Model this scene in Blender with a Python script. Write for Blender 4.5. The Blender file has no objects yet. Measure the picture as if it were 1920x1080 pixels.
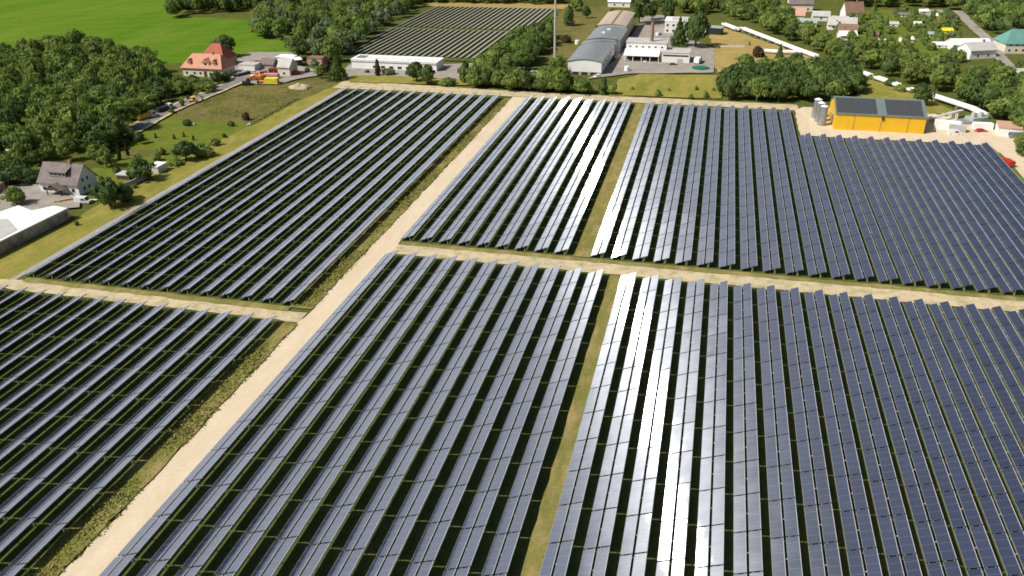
import bpy, math, random
from math import radians as R, sin, cos, pi
from mathutils import Vector, Matrix
from mathutils.geometry import tessellate_polygon
random.seed(11)
S = bpy.context.scene
COL = S.collection

# ------------------------------------------------------------------ camera
CAMH, FPX, CX, CY = 87.0, 1540.67, 960.0, 540.0
RX = Vector((0.97239008, 0.09710128, -0.21220007))     # world axes seen in the camera frame (right, down, forward)
RY = Vector((0.23309357, -0.44769655, 0.86327006))
RZ = Vector((-0.01117662, -0.88889771, -0.45796936))
cam = bpy.data.cameras.new('camera'); camo = bpy.data.objects.new('camera', cam); COL.objects.link(camo)
M3 = Matrix(((RX[0], -RX[1], -RX[2]), (RY[0], -RY[1], -RY[2]), (RZ[0], -RZ[1], -RZ[2])))
camo.matrix_world = Matrix.Translation((0, 0, CAMH)) @ M3.to_4x4()
cam.sensor_width = 36.0; cam.lens = FPX/1920*36.0; cam.clip_start = 1.0; cam.clip_end = 6000
S.camera = camo

def g(px, py, h=0.0):
    """point of the plane z=h that lies at a measured place of the site survey"""
    d = Vector((px-CX, py-CY, FPX)); w = Vector((RX.dot(d), RY.dot(d), RZ.dot(d)))
    t = (h-CAMH)/w.z
    return Vector((w.x*t, w.y*t, h))

# ------------------------------------------------------------------ sky and sun
ELEV, AZX, AZY = 47.0, -0.80, -0.60
SUN = Vector((AZX*cos(R(ELEV)), AZY*cos(R(ELEV)), sin(R(ELEV)))).normalized()
W = bpy.data.worlds.new('World'); S.world = W; W.use_nodes = True
nt = W.node_tree; bg = nt.nodes['Background']
sky = nt.nodes.new('ShaderNodeTexSky'); sky.sky_type = 'NISHITA'; sky.sun_disc = False
sky.sun_elevation = R(ELEV); sky.sun_rotation = pi/2 - math.atan2(SUN.y, SUN.x)
sky.altitude = 100; sky.air_density = 1.0; sky.dust_density = 2.5
# fair weather cloud, thicker towards the west (-x), as the glass of the collectors shows it
tc = nt.nodes.new('ShaderNodeTexCoord'); sp = nt.nodes.new('ShaderNodeSeparateXYZ'); nt.links.new(tc.outputs['Generated'], sp.inputs[0])
cn = nt.nodes.new('ShaderNodeTexNoise'); cn.inputs['Scale'].default_value = 3.2; cn.inputs['Detail'].default_value = 6; nt.links.new(tc.outputs['Generated'], cn.inputs['Vector'])
c1 = nt.nodes.new('ShaderNodeMath'); c1.operation = 'MULTIPLY_ADD'; c1.inputs[1].default_value = -1.0; nt.links.new(sp.outputs[0], c1.inputs[0]); nt.links.new(cn.outputs['Fac'], c1.inputs[2])
c2 = nt.nodes.new('ShaderNodeMapRange'); c2.interpolation_type = 'SMOOTHSTEP'
c2.inputs[1].default_value = .76; c2.inputs[2].default_value = 1.12; c2.inputs[4].default_value = .85; nt.links.new(c1.outputs[0], c2.inputs[0])
cm = nt.nodes.new('ShaderNodeMix'); cm.data_type = 'RGBA'; nt.links.new(c2.outputs[0], cm.inputs[0]); nt.links.new(sky.outputs[0], cm.inputs[6])
cm.inputs[7].default_value = (15.5, 15.7, 16.2, 1); nt.links.new(cm.outputs[2], bg.inputs[0]); bg.inputs[1].default_value = 0.054
sl = bpy.data.lights.new('sun', 'SUN'); so = bpy.data.objects.new('sun', sl); COL.objects.link(so)
sl.energy = 4.2; sl.angle = R(0.53); sl.color = (1.0, 0.95, 0.87)
so.rotation_euler = (-SUN).to_track_quat('-Z', 'Y').to_euler()
so.location = (-100, 0, 300)
S.view_settings.view_transform = 'Standard'; S.view_settings.look = 'None'
S.view_settings.exposure = 0.24; S.view_settings.gamma = 1.0
S.cycles.max_bounces = 6; S.cycles.transparent_max_bounces = 4
S.cycles.filter_width = 1.7

# ------------------------------------------------------------------ materials
MATS = {}
def _base(name):
    m = bpy.data.materials.new(name); m.use_nodes = True
    n = m.node_tree; return m, n, n.nodes['Principled BSDF']
def _noise(n, scale, detail=4, coord='Object', rough=.6, stretch=None):
    tc = n.nodes.new('ShaderNodeTexCoord'); t = n.nodes.new('ShaderNodeTexNoise')
    t.inputs['Scale'].default_value = scale; t.inputs['Detail'].default_value = detail; t.inputs['Roughness'].default_value = rough
    src = tc.outputs[coord]
    if stretch:
        mp = n.nodes.new('ShaderNodeMapping'); mp.inputs['Scale'].default_value = stretch
        n.links.new(src, mp.inputs[0]); src = mp.outputs[0]
    n.links.new(src, t.inputs['Vector'])
    return t
def _mix(n, a, b, fac, mode='MIX'):
    x = n.nodes.new('ShaderNodeMix'); x.data_type = 'RGBA'; x.blend_type = mode
    for s, v in ((x.inputs[6], a), (x.inputs[7], b), (x.inputs[0], fac)):
        if hasattr(v, 'links') or hasattr(v, 'is_linked'): n.links.new(v, s)
        else: s.default_value = v if not isinstance(v, tuple) else (*v, 1) if len(v) == 3 else v
    return x.outputs[2]
def _ramp(n, src, lo, hi):
    r = n.nodes.new('ShaderNodeMapRange'); r.inputs[1].default_value = lo; r.inputs[2].default_value = hi
    n.links.new(src, r.inputs[0]); return r.outputs[0]
def _ramp2(n, src, lo, hi, top):
    r = n.nodes.new('ShaderNodeMapRange'); r.inputs[1].default_value = lo; r.inputs[2].default_value = hi; r.inputs[4].default_value = top
    n.links.new(src, r.inputs[0]); return r.outputs[0]
def mat(name, c1, c2=None, scale=.3, rough=.85, metal=0.0, spec=.3, stretch=None):
    """plain surface with a soft uneven tone"""
    if name in MATS: return MATS[name]
    m, n, p = _base(name); c2 = c2 or tuple(v*.82 for v in c1)
    t = _noise(n, scale, 5, stretch=stretch)
    n.links.new(_mix(n, c1, c2, _ramp(n, t.outputs['Fac'], .35, .65)), p.inputs['Base Color'])
    p.inputs['Roughness'].default_value = rough; p.inputs['Metallic'].default_value = metal
    p.inputs['Specular IOR Level'].default_value = spec
    MATS[name] = m; return m
def ground_mat(name, a, b, c, s1=.03, s2=.4, s3=2.5, stretch=None, k=.35, lines=0):
    """three tones of ground mixed by coarse, middle and fine noise"""
    m, n, p = _base(name)
    n1 = _noise(n, s1, 4, stretch=stretch); n2 = _noise(n, s2, 5, stretch=stretch); n3 = _noise(n, s3, 3)
    x = _mix(n, a, b, _ramp(n, n1.outputs['Fac'], .38, .62))
    x = _mix(n, x, c, _ramp(n, n2.outputs['Fac'], .45, .72))
    f = _ramp(n, n3.outputs['Fac'], .25, .75)
    v = n.nodes.new('ShaderNodeMapRange'); v.inputs[3].default_value = 1-k; v.inputs[4].default_value = 1+k*.5
    n.links.new(f, v.inputs[0])
    cc = n.nodes.new('ShaderNodeCombineColor')
    for i in range(3): n.links.new(v.outputs[0], cc.inputs[i])
    x = _mix(n, x, cc.outputs[0], 1.0, 'MULTIPLY')
    if lines:
        tc = n.nodes.new('ShaderNodeTexCoord'); mp = n.nodes.new('ShaderNodeMapping'); mp.inputs['Rotation'].default_value = (0, 0, R(68)); n.links.new(tc.outputs['Object'], mp.inputs[0])
        wt = n.nodes.new('ShaderNodeTexWave'); wt.inputs['Scale'].default_value = lines; wt.inputs['Distortion'].default_value = .6; wt.inputs['Detail Scale'].default_value = .05
        n.links.new(mp.outputs[0], wt.inputs['Vector']); x = _mix(n, x, (.16,.20,.035), _ramp2(n, wt.outputs['Fac'], .93, 1.0, .5))
    n.links.new(x, p.inputs['Base Color']); p.inputs['Roughness'].default_value = 1.0; p.inputs['Specular IOR Level'].default_value = 0
    MATS[name] = m; return m
def leaf_mat(name, a, b, c):
    m, n, p = _base(name)
    oi = n.nodes.new('ShaderNodeObjectInfo'); t = _noise(n, 1.6, 2)
    x = _mix(n, a, b, oi.outputs['Random'])
    x = _mix(n, x, c, _ramp(n, t.outputs['Fac'], .42, .66))
    n.links.new(x, p.inputs['Base Color']); p.inputs['Roughness'].default_value = .75; p.inputs['Specular IOR Level'].default_value = .15
    tr = n.nodes.new('ShaderNodeBsdfTranslucent'); n.links.new(x, tr.inputs[0])
    ms = n.nodes.new('ShaderNodeMixShader'); ms.inputs[0].default_value = .30
    out = n.nodes['Material Output']
    n.links.new(p.outputs[0], ms.inputs[1]); n.links.new(tr.outputs[0], ms.inputs[2]); n.links.new(ms.outputs[0], out.inputs[0])
    MATS[name] = m; return m
def tube_mat(name, base, gain=1.0, seam=True):
    """evacuated glass tubes lying side by side across the row: a finish that is brushed along the row"""
    m, n, p = _base(name)
    uv = n.nodes.new('ShaderNodeUVMap'); uv.uv_map = 'UVMap'
    sx = n.nodes.new('ShaderNodeSeparateXYZ'); n.links.new(uv.outputs[0], sx.inputs[0])
    oi = n.nodes.new('ShaderNodeObjectInfo')
    col = _mix(n, base, tuple(v*1.5 for v in base), oi.outputs['Random'])
    if seam:                                             # a joint between two collectors every 1.62 m
        md = n.nodes.new('ShaderNodeMath'); md.operation = 'PINGPONG'; md.inputs[1].default_value = .81
        n.links.new(sx.outputs[0], md.inputs[0])
        lt = n.nodes.new('ShaderNodeMath'); lt.operation = 'LESS_THAN'; lt.inputs[1].default_value = .05
        n.links.new(md.outputs[0], lt.inputs[0])
        col = _mix(n, col, (.085, .09, .11), lt.outputs[0])
    n.links.new(col, p.inputs['Base Color']); p.inputs['Roughness'].default_value = .55; p.inputs['Specular IOR Level'].default_value = .2
    tg = n.nodes.new('ShaderNodeTangent'); tg.direction_type = 'UV_MAP'; tg.uv_map = 'UVMap'
    ge = n.nodes.new('ShaderNodeNewGeometry'); wv = n.nodes.new('ShaderNodeTexNoise')       # tubes are never all perfectly level
    wv.inputs['Scale'].default_value = .33; wv.inputs['Detail'].default_value = 3; n.links.new(ge.outputs['Position'], wv.inputs['Vector'])
    v1 = n.nodes.new('ShaderNodeVectorMath'); v1.operation = 'SUBTRACT'; v1.inputs[1].default_value = (.5,.5,.5); n.links.new(wv.outputs['Color'], v1.inputs[0])
    v2 = n.nodes.new('ShaderNodeVectorMath'); v2.operation = 'SCALE'; v2.inputs['Scale'].default_value = .03; n.links.new(v1.outputs[0], v2.inputs[0])
    v3 = n.nodes.new('ShaderNodeVectorMath'); v3.operation = 'ADD'; n.links.new(v2.outputs[0], v3.inputs[0]); n.links.new(ge.outputs['Normal'], v3.inputs[1])
    v4 = n.nodes.new('ShaderNodeVectorMath'); v4.operation = 'NORMALIZE'; n.links.new(v3.outputs[0], v4.inputs[0])
    outs = []
    for dist, r, a in (('BECKMANN', .272, -.900), ('BECKMANN', .42, -.71)):
        gl = n.nodes.new('ShaderNodeBsdfAnisotropic'); gl.distribution = dist
        gl.inputs['Color'].default_value = (.87, .92, 1, 1)
        gl.inputs['Roughness'].default_value = r; gl.inputs['Anisotropy'].default_value = a
        n.links.new(tg.outputs[0], gl.inputs['Tangent']); n.links.new(v4.outputs[0], gl.inputs['Normal']); outs.append(gl)
    mg = n.nodes.new('ShaderNodeMixShader'); mg.inputs[0].default_value = .34
    n.links.new(outs[0].outputs[0], mg.inputs[1]); n.links.new(outs[1].outputs[0], mg.inputs[2])
    lw = n.nodes.new('ShaderNodeLayerWeight'); lw.inputs[0].default_value = .5
    pw = n.nodes.new('ShaderNodeMath'); pw.operation = 'POWER'; pw.inputs[1].default_value = 1.9
    n.links.new(lw.outputs['Facing'], pw.inputs[0])
    mr = n.nodes.new('ShaderNodeMapRange'); mr.inputs[3].default_value = .10*gain; mr.inputs[4].default_value = .85*gain
    n.links.new(pw.outputs[0], mr.inputs[0])
    ms = n.nodes.new('ShaderNodeMixShader')
    n.links.new(mr.outputs[0], ms.inputs[0]); n.links.new(p.outputs[0], ms.inputs[1]); n.links.new(mg.outputs[0], ms.inputs[2])
    n.links.new(ms.outputs[0], n.nodes['Material Output'].inputs[0])
    MATS[name] = m; return m

# ------------------------------------------------------------------ mesh helpers
class MB:
    def __init__(s): s.v = []; s.f = []; s.mi = []; s.uv = []; s.m = Matrix.Identity(4)
    def face(s, pts, mi=0, uv=None):
        b = len(s.v)
        for q in pts: s.v.append(s.m @ Vector(q))
        s.f.append(tuple(range(b, b+len(pts)))); s.mi.append(mi); s.uv.append(uv)
    def box(s, x0, x1, y0, y1, z0, z1, mi=0, skip=''):
        P = lambda a, b, c: (x1 if a else x0, y1 if b else y0, z1 if c else z0)
        Q = {'b': [(0,0,0),(0,1,0),(1,1,0),(1,0,0)], 't': [(0,0,1),(1,0,1),(1,1,1),(0,1,1)], 'f': [(0,0,0),(1,0,0),(1,0,1),(0,0,1)],
             'k': [(1,1,0),(0,1,0),(0,1,1),(1,1,1)], 'l': [(0,1,0),(0,0,0),(0,0,1),(0,1,1)], 'r': [(1,0,0),(1,1,0),(1,1,1),(1,0,1)]}
        for k, q in Q.items():
            if k not in skip: s.face([P(*a) for a in q], mi)
        return s
    def prism(s, poly, z0, z1, mi=0, top=None):
        n = len(poly); a = sum(poly[i][0]*poly[(i+1) % n][1]-poly[(i+1) % n][0]*poly[i][1] for i in range(n))
        if a < 0: poly = poly[::-1]
        for i in range(n):
            p, q = poly[i], poly[(i+1) % n]
            s.face([(p[0],p[1],z0),(q[0],q[1],z0),(q[0],q[1],z1),(p[0],p[1],z1)], mi)
        s.face([(p[0],p[1],z1) for p in poly], mi if top is None else top); return s
    def prof(s, pts, y0, y1, mi=0):
        """side profile in x,z pulled from y0 to y1"""
        n = len(pts)
        s.face([(p[0], y0, p[1]) for p in pts], mi); s.face([(p[0], y1, p[1]) for p in pts][::-1], mi)
        for i in range(n):
            p, q = pts[i], pts[(i+1) % n]
            s.face([(q[0],y0,q[1]),(p[0],y0,p[1]),(p[0],y1,p[1]),(q[0],y1,q[1])], mi)
        return s
    def tube(s, a, b, r0, r1=None, n=8, mi=0, cap=True):
        a, b = Vector(a), Vector(b); r1 = r0 if r1 is None else r1
        d = (b-a).normalized(); u = d.orthogonal().normalized(); w = d.cross(u)
        A = [a+(u*cos(2*pi*i/n)+w*sin(2*pi*i/n))*r0 for i in range(n)]; B = [b+(u*cos(2*pi*i/n)+w*sin(2*pi*i/n))*r1 for i in range(n)]
        for i in range(n): j = (i+1) % n; s.face([A[i], A[j], B[j], B[i]], mi)
        if cap: s.face(A[::-1], mi); s.face(B, mi)
        return s
    def blob(s, c, r, seed=0, mi=0, n=8, k=6, amp=.22):
        rd = random.Random(seed); c = Vector(c)
        def pt(i, j):
            th = pi*j/k; ph = 2*pi*i/n; rr = 1+amp*sin(3.1*ph+seed)*sin(2*th+seed)+amp*.5*sin(5*ph+2*seed+3*th)
            return c+Vector((r[0]*sin(th)*cos(ph)*rr, r[1]*sin(th)*sin(ph)*rr, r[2]*cos(th)*rr))
        for j in range(k):
            for i in range(n):
                q = [pt(i, j), pt(i, j+1), pt((i+1) % n, j+1), pt((i+1) % n, j)]
                if j == 0: q = q[:3]
                elif j == k-1: q = [q[0], q[1], q[3]]
                s.face(q, mi)
        return s
    def mesh(s, name, mats, smooth=False):
        me = bpy.data.meshes.new(name); me.from_pydata([tuple(v) for v in s.v], [], s.f)
        for m in (mats if isinstance(mats, (list, tuple)) else [mats]): me.materials.append(MATS[m] if isinstance(m, str) else m)
        me.polygons.foreach_set('material_index', s.mi)
        if any(s.uv):
            l = me.uv_layers.new(name='UVMap'); k = 0
            for f, u in zip(s.f, s.uv):
                for i in range(len(f)):
                    l.data[k].uv = u[i] if u else (0, 0); k += 1
        if smooth: me.polygons.foreach_set('use_smooth', [True]*len(s.f))
        return me
    def build(s, name, mats, parent=None, smooth=False):
        return link(name, s.mesh(name, mats, smooth), parent)
def link(name, me, parent=None, loc=None, rot=None):
    o = bpy.data.objects.new(name, me); COL.objects.link(o)
    if parent: o.parent = parent
    if loc: o.location = loc
    if rot: o.rotation_euler = rot
    return o
def tag(o, label, cat, group=None, kind=None):
    o['label'] = label; o['category'] = cat
    if group: o['group'] = group
    if kind: o['kind'] = kind
    return o
def thing(name, label, cat, loc=(0,0,0), rz=0.0, group=None):
    o = bpy.data.objects.new(name, None); COL.objects.link(o); o.empty_display_size = .5
    o.location = loc; o.rotation_euler = (0, 0, rz); return tag(o, label, cat, group)
def sheet(name, pts, z, m, jit=0.0, step=4.0, kind='structure', label=None, cat=None):
    """flat ground patch with a slightly ragged edge"""
    rd = random.Random(name); P = []
    for i, p in enumerate(pts):
        q = pts[(i+1) % len(pts)]; p = Vector((p[0], p[1])); q = Vector((q[0], q[1])); L = (q-p).length
        k = max(1, int(L/step)) if jit else 1; nn = Vector((-(q-p).y, (q-p).x)).normalized() if L else Vector((0, 0))
        for j in range(k):
            P.append(p.lerp(q, j/k) + (nn*rd.uniform(-jit, jit) if j else Vector((0, 0))))
    V = [Vector((p.x, p.y, 0)) for p in P]
    T = tessellate_polygon([V]); me = bpy.data.meshes.new(name)
    F = []
    for t in T:
        a, b, c = (V[i] for i in t)
        F.append(t if (b-a).cross(c-a).z > 0 else t[::-1])
    me.from_pydata([(v.x, v.y, z) for v in V], [], F); me.materials.append(MATS[m])
    o = link(name, me); o['kind'] = kind
    if label: o['label'] = label; o['category'] = cat
    return o
def rect(x0, x1, y0, y1): return [(x0, y0), (x1, y0), (x1, y1), (x0, y1)]
def band(path, w):
    """outline of a strip of width w along a path"""
    L, Rr = [], []
    for i, p in enumerate(path):
        a = Vector(path[max(0, i-1)][:2]); b = Vector(path[min(len(path)-1, i+1)][:2]); d = (b-a).normalized(); nn = Vector((-d.y, d.x))*w/2
        q = Vector(p[:2]); L.append(q+nn); Rr.append(q-nn)
    return L+Rr[::-1]
ORD = ['first','second','third','fourth','fifth','sixth','seventh','eighth','ninth','tenth','eleventh','twelfth','thirteenth','fourteenth','fifteenth',
       'sixteenth','seventeenth','eighteenth','nineteenth','twentieth']
ORD += ['twenty-'+o for o in ORD[:9]] + ['thirtieth']

# ------------------------------------------------------------------ ground
ground_mat('rough_grass', (.085,.11,.022), (.11,.125,.03), (.16,.145,.05), .02, .25, 1.6)
ground_mat('shaded_grass', (.095,.125,.034), (.085,.105,.03), (.14,.14,.055), .05, .5, 3)
ground_mat('crop_field', (.080,.175,.012), (.11,.195,.017), (.15,.215,.03), .008, .05, .5, (1, .22, 1), .22, .017)
ground_mat('yellow_meadow', (.27,.245,.055), (.20,.205,.042), (.35,.28,.08), .05, .22, 1.5, (1, .45, 1), .25)
ground_mat('dry_meadow', (.17,.155,.045), (.115,.12,.035), (.22,.17,.075), .05, .18, 1.5, None, .3)
ground_mat('green_meadow', (.105,.155,.022), (.14,.175,.028), (.19,.18,.04), .04, .2, 1.5, None, .25)
ground_mat('straw_field', (.42,.30,.11), (.36,.27,.10), (.28,.24,.09), .03, .15, 1.0, None, .2)
ground_mat('lit_strip', (.235,.205,.065), (.18,.175,.05), (.36,.28,.12), .06, .35, 2, (1, .35, 1), .25)
ground_mat('sand', (.62,.51,.36), (.60,.48,.335), (.67,.57,.42), .05, .3, 2, (1, .25, 1), .10)
ground_mat('rut_sand', (.595,.47,.315), (.62,.485,.325), (.56,.445,.30), .05, .3, 2, (1, .25, 1), .10)
ground_mat('pale_sand', (.52,.44,.29), (.60,.48,.31), (.33,.30,.14), .07, .35, 2, None, .2)
ground_mat('gravel', (.36,.33,.31), (.42,.38,.35), (.32,.28,.25), .1, .8, 4, None, .25)
ground_mat('asphalt', (.20,.19,.185), (.23,.215,.20), (.30,.27,.24), .05, .3, 2, None, .2)
ground_mat('concrete_yard', (.33,.30,.26), (.28,.255,.23), (.40,.35,.29), .05, .25, 1.5, None, .2)

sheet('ground', rect(-1500, 1500, -300, 2600), 0.0, 'rough_grass')
Z = iter([.02+.02*i for i in range(60)])
G2 = lambda L: [g(*p) for p in L]
sheet('crop_field', [(-1100, 330), (-420, 330)] + [tuple(v.xy) for v in G2([(0,100),(262,120),(345,118),(430,112),(562,104),(580,84),(492,72),(484,38),(330,30),(345,12)])] + [(-420, 900), (-1100, 900)], next(Z), 'crop_field', 1.2, 9)
sheet('array_turf', rect(-159, -70, 40, 345), next(Z), 'shaded_grass')
sheet('array_turf', rect(-70, 95, 40, 345), next(Z), 'shaded_grass')
sheet('meadow_strip', [(-158.6, 40), (-158.6, 344), (-163, 348), (-176, 318), (-173.5, 270), (-174.5, 231), (-172, 207), (-170, 175), (-173, 150), (-176, 40)], next(Z), 'yellow_meadow', .5, 4)
sheet('garden_meadow', G2([(310,305),(250,310),(205,320),(190,300),(215,280),(240,252),(315,214),(330,205),(460,190),(470,235),(400,270),(330,300)]), next(Z), 'green_meadow', .6, 5)
sheet('dry_meadow', G2([(325,212),(392,184),(455,160),(520,158),(600,150),(640,156),(560,190),(510,212),(470,232),(340,224)]), next(Z), 'dry_meadow', .8, 4)
sheet('garden_bed', G2([(232,282),(300,280),(302,292),(250,297),(226,292)]), next(Z), 'dry_meadow', .3, 3)
sheet('gravel_path', rect(-158.7, -157.1, 142, 345), next(Z), 'gravel', .1, 3)
# sand roads of the plant
sheet('sand_road', rect(-81.2, -74.6, 30, 344), next(Z), 'sand', .5, 2.2)
sheet('cross_road', rect(-166, -81.3, 138.3, 142.6), next(Z), 'pale_sand', .35, 2.5)
sheet('cross_road', rect(-74.9, 110, 175.6, 181.4), next(Z), 'pale_sand', .35, 2.5)
sheet('verge', rect(-74.4, 110, 181.2, 183.2), next(Z), 'lit_strip', .3, 2.5)
sheet('verge', rect(-155, -86, 142.2, 144.2), next(Z), 'lit_strip', .3, 2.5)
sheet('far_road', [(-163, 334.5), (34, 334.5), (34, 343.5), (-80, 343.5), (-163, 349)], next(Z), 'pale_sand', .5, 4)
sheet('grass_strip', rect(-29.4, -24.9, 183.5, 333.5), next(Z), 'lit_strip', .15, 3)
sheet('grass_strip', rect(-19.0, -16.0, 40, 175), next(Z), 'lit_strip', .15, 3)
sheet('weedy_strip', rect(-86.4, -81.1, 144, 331), next(Z), 'lit_strip', .3, 3)
sheet('weedy_strip', rect(-86.0, -81.1, 40, 137.5), next(Z), 'lit_strip', .3, 3)
sheet('sand_yard', [(32.5, 300), (94, 300.5), (95.5, 240), (96, 170), (108, 170), (106, 270), (104, 312), (96, 330), (80, 343), (36, 340), (32.5, 334)], next(Z), 'sand', .4, 4)
sheet('verge', [(92.3, 170), (95.6, 170), (95.2, 292), (93, 297)], next(Z), 'green_meadow', .3, 4)
# far meadows and yards
sheet('far_meadow', G2([(1140,182),(1160,150),(1200,140),(1345,143),(1352,187),(1200,181)]), next(Z), 'yellow_meadow', .8, 5)
sheet('straw_field', G2([(1326,60),(1350,52),(1385,62),(1440,82),(1530,112),(1470,122),(1400,124),(1345,138),(1330,110),(1340,92)]), next(Z), 'straw_field', 1, 6)
sheet('far_meadow', G2([(1600,190),(1610,150),(1640,150),(1720,178),(1745,190),(1800,215),(1740,215)]), next(Z), 'yellow_meadow', .8, 5)
sheet('pv_turf', [(-195, 397), (-104, 397), (-101, 572), (-200, 572)], next(Z), 'shaded_grass', .5, 5)
sheet('far_meadow', [(-205, 566), (-100, 568.5), (-92, 590), (-205, 586)], next(Z), 'straw_field', 1, 6)
sheet('forecourt', G2([(640,140),(655,122),(842,122),(905,118),(1000,130),(905,150),(645,152)]), next(Z), 'concrete_yard', .6, 5)
sheet('lawn', G2([(655,156),(658,142),(880,150),(1080,165),(1080,175),(900,162)]), next(Z), 'yellow_meadow', .6, 4)
sheet('works_yard', G2([(1100,150),(1150,118),(1190,60),(1200,30),(1245,30),(1250,60),(1340,92),(1338,138),(1180,140)]), next(Z), 'concrete_yard', .6, 5)
sheet('works_yard', G2([(1030,130),(1035,40),(1060,15),(1150,15),(1125,42),(1090,90),(1062,135)]), next(Z), 'dry_meadow', .6, 5)
sheet('farm_yard', G2([(436,140),(430,118),(470,100),(550,100),(560,125),(620,140),(560,150),(520,160),(460,160),(430,148)]), next(Z), 'concrete_yard', .6, 4)
road = [g(225,258), g(250,246), g(310,211), g(390,178), g(450,152), g(470,140), g(500,133)]
sheet('street_verge', band(road, 8.6), next(Z), 'pale_sand', .4, 4)
sheet('street', band(road, 5.6), next(Z), 'asphalt', .1, 6)
sheet('house_yard', G2([(0,425),(0,352),(45,348),(90,352),(150,372),(150,392),(60,402)]), next(Z), 'concrete_yard', .4, 3)
sheet('lawn', G2([(160,330),(175,318),(230,322),(262,340),(240,352),(190,355)]), next(Z), 'green_meadow', .4, 3)
sheet('garden_path', band(G2([(1650,24),(1668,42),(1700,75),(1735,106)]), 3.6), next(Z), 'pale_sand', .3, 4)
sheet('street', band(G2([(1795,22),(1820,48),(1850,75),(1875,110),(1900,135),(1940,160)]), 6), next(Z), 'concrete_yard', .3, 6)
sheet('allotments', G2([(1560,40),(1640,20),(1790,25),(1800,125),(1740,110),(1600,85)]), next(Z), 'green_meadow', 1, 8)
sheet('gravel_lot', G2([(1720,20),(1765,20),(1790,36),(1760,40),(1735,30)]), next(Z), 'concrete_yard', .5, 5)

# ------------------------------------------------------------------ solar collectors
tube_mat('vacuum_tubes', (.016,.022,.048), 1.0)
mat('module_glass', (.32,.30,.26), rough=.6, spec=.4)
mat('aluminium', (.55,.55,.56), rough=.5, metal=.3)
mat('casing', (.05,.05,.055), rough=.6); mat('rail_steel', (.40,.38,.33), rough=.6)
TILT = R(21.5); STRIP = 1.80; GAP = .36; LOWZ = .55
ROWW = (2*STRIP+GAP)*cos(TILT)
pan_cache = {}
def panel_mesh(L):
    k = round(L, 2)
    if k in pan_cache: return pan_cache[k]
    m = MB(); a, b = -STRIP/2, STRIP/2; y0, y1 = -L/2, L/2; t = .09; h = .085
    m.face([(a+.03,y0,t),(b-h,y0,t),(b-h,y1,t),(a+.03,y1,t)], 0, [(0,0),(0,STRIP),(L,STRIP),(L,0)])
    m.box(b-h, b, y0, y1, -.03, t+.045, 1)                # header pipe housing along the upper edge
    m.box(a, a+.03, y0, y1, 0, t+.01, 1)                  # lower frame edge
    m.box(a+.03, b-h, y0, y1, 0, t-.004, 2, 't')
    pan_cache[k] = m.mesh('collector_panel', ['vacuum_tubes', 'aluminium', 'casing']); return pan_cache[k]
post_cache = {}
def post_mesh(h):
    if h not in post_cache:
        m = MB(); m.box(-.06,.06,-.06,.06,0,h); post_cache[h] = m.mesh('post', ['rail_steel'])
    return post_cache[h]
frame_cache = {}
def frame_mesh(n, L):
    if (n, round(L,2)) in frame_cache: return frame_cache[(n, round(L,2))]
    m = MB(); m.m = Matrix.Translation((0,0,LOWZ)) @ Matrix.Rotation(-TILT, 4, 'Y'); T = 2*STRIP+GAP
    for x in (.35, STRIP-.35, STRIP+GAP+.35, T-.35): m.box(x-.04, x+.04, .1, n*L-.1, -.12, -.035)
    for i in range(n):
        y = (i+.5)*L; m.box(.15, T-.15, y-.05, y+.05, -.24, -.125)
    me = m.mesh('support_frame', ['rail_steel']); frame_cache[(n, round(L,2))] = me; return me
rdp = random.Random(5)
def solar_row(x, y0, y1, label, group):
    n = round((y1-y0)/8.0); L = (y1-y0)/n
    r = thing('solar_row', label, 'solar collector row', (x, y0, 0), 0, group)
    pm = panel_mesh(L-.28)
    link('support_frame', frame_mesh(n, L), r)
    for i in range(n):
        for k in (0, 1):
            t = STRIP/2 + k*(STRIP+GAP)
            link('collector_panel', pm, r, (t*cos(TILT), (i+.5)*L, LOWZ+t*sin(TILT)),
                 (rdp.gauss(0, .002), -TILT+rdp.gauss(0, .0035), rdp.gauss(0, .0006)))
    for i in range(0, n+1, 2):
        y = min(max(i*L, .5), n*L-.5)
        for t in (.4, 2.75): link('post', post_mesh(round(LOWZ+t*sin(TILT)-.2, 2)), r, (t*cos(TILT), y, 0))
FIELD = [
 ('upper left field', -88.8, -5.2, 14, 144.4, 332, 'the weedy strip'),
 ('upper middle field', -74.9, 5.08, 9, 183.6, 332, 'the sand road'),
 ('upper right field', -25.05, 5.159, 11, 183.6, 331.5, 'the grass strip'),
 ('lower left field', -89.15, -5.22, 16, 57.3, 137.2, 'the weedy strip'),
 ('lower middle field', -75.4, 5.13, 11, 54.3, 174.3, 'the sand road'),
 ('lower right field', -16.35, 5.155, 19, 54.3, 174.3, 'the grass strip')]
for nm, x, st, n, y0, y1, ref in FIELD:
    for i in range(n):
        solar_row(x+st*i, y0, y1, f'collector row in the {nm}, {ORD[i]} from {ref}', 'collector rows of the '+nm)
for i in range(12):
    solar_row(-25.05+5.159*(11+i), 183.6, 298.4, f'collector row ending short of the yellow hall, {ORD[i]} from the longer rows', 'collector rows ending at the yellow hall')
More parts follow.
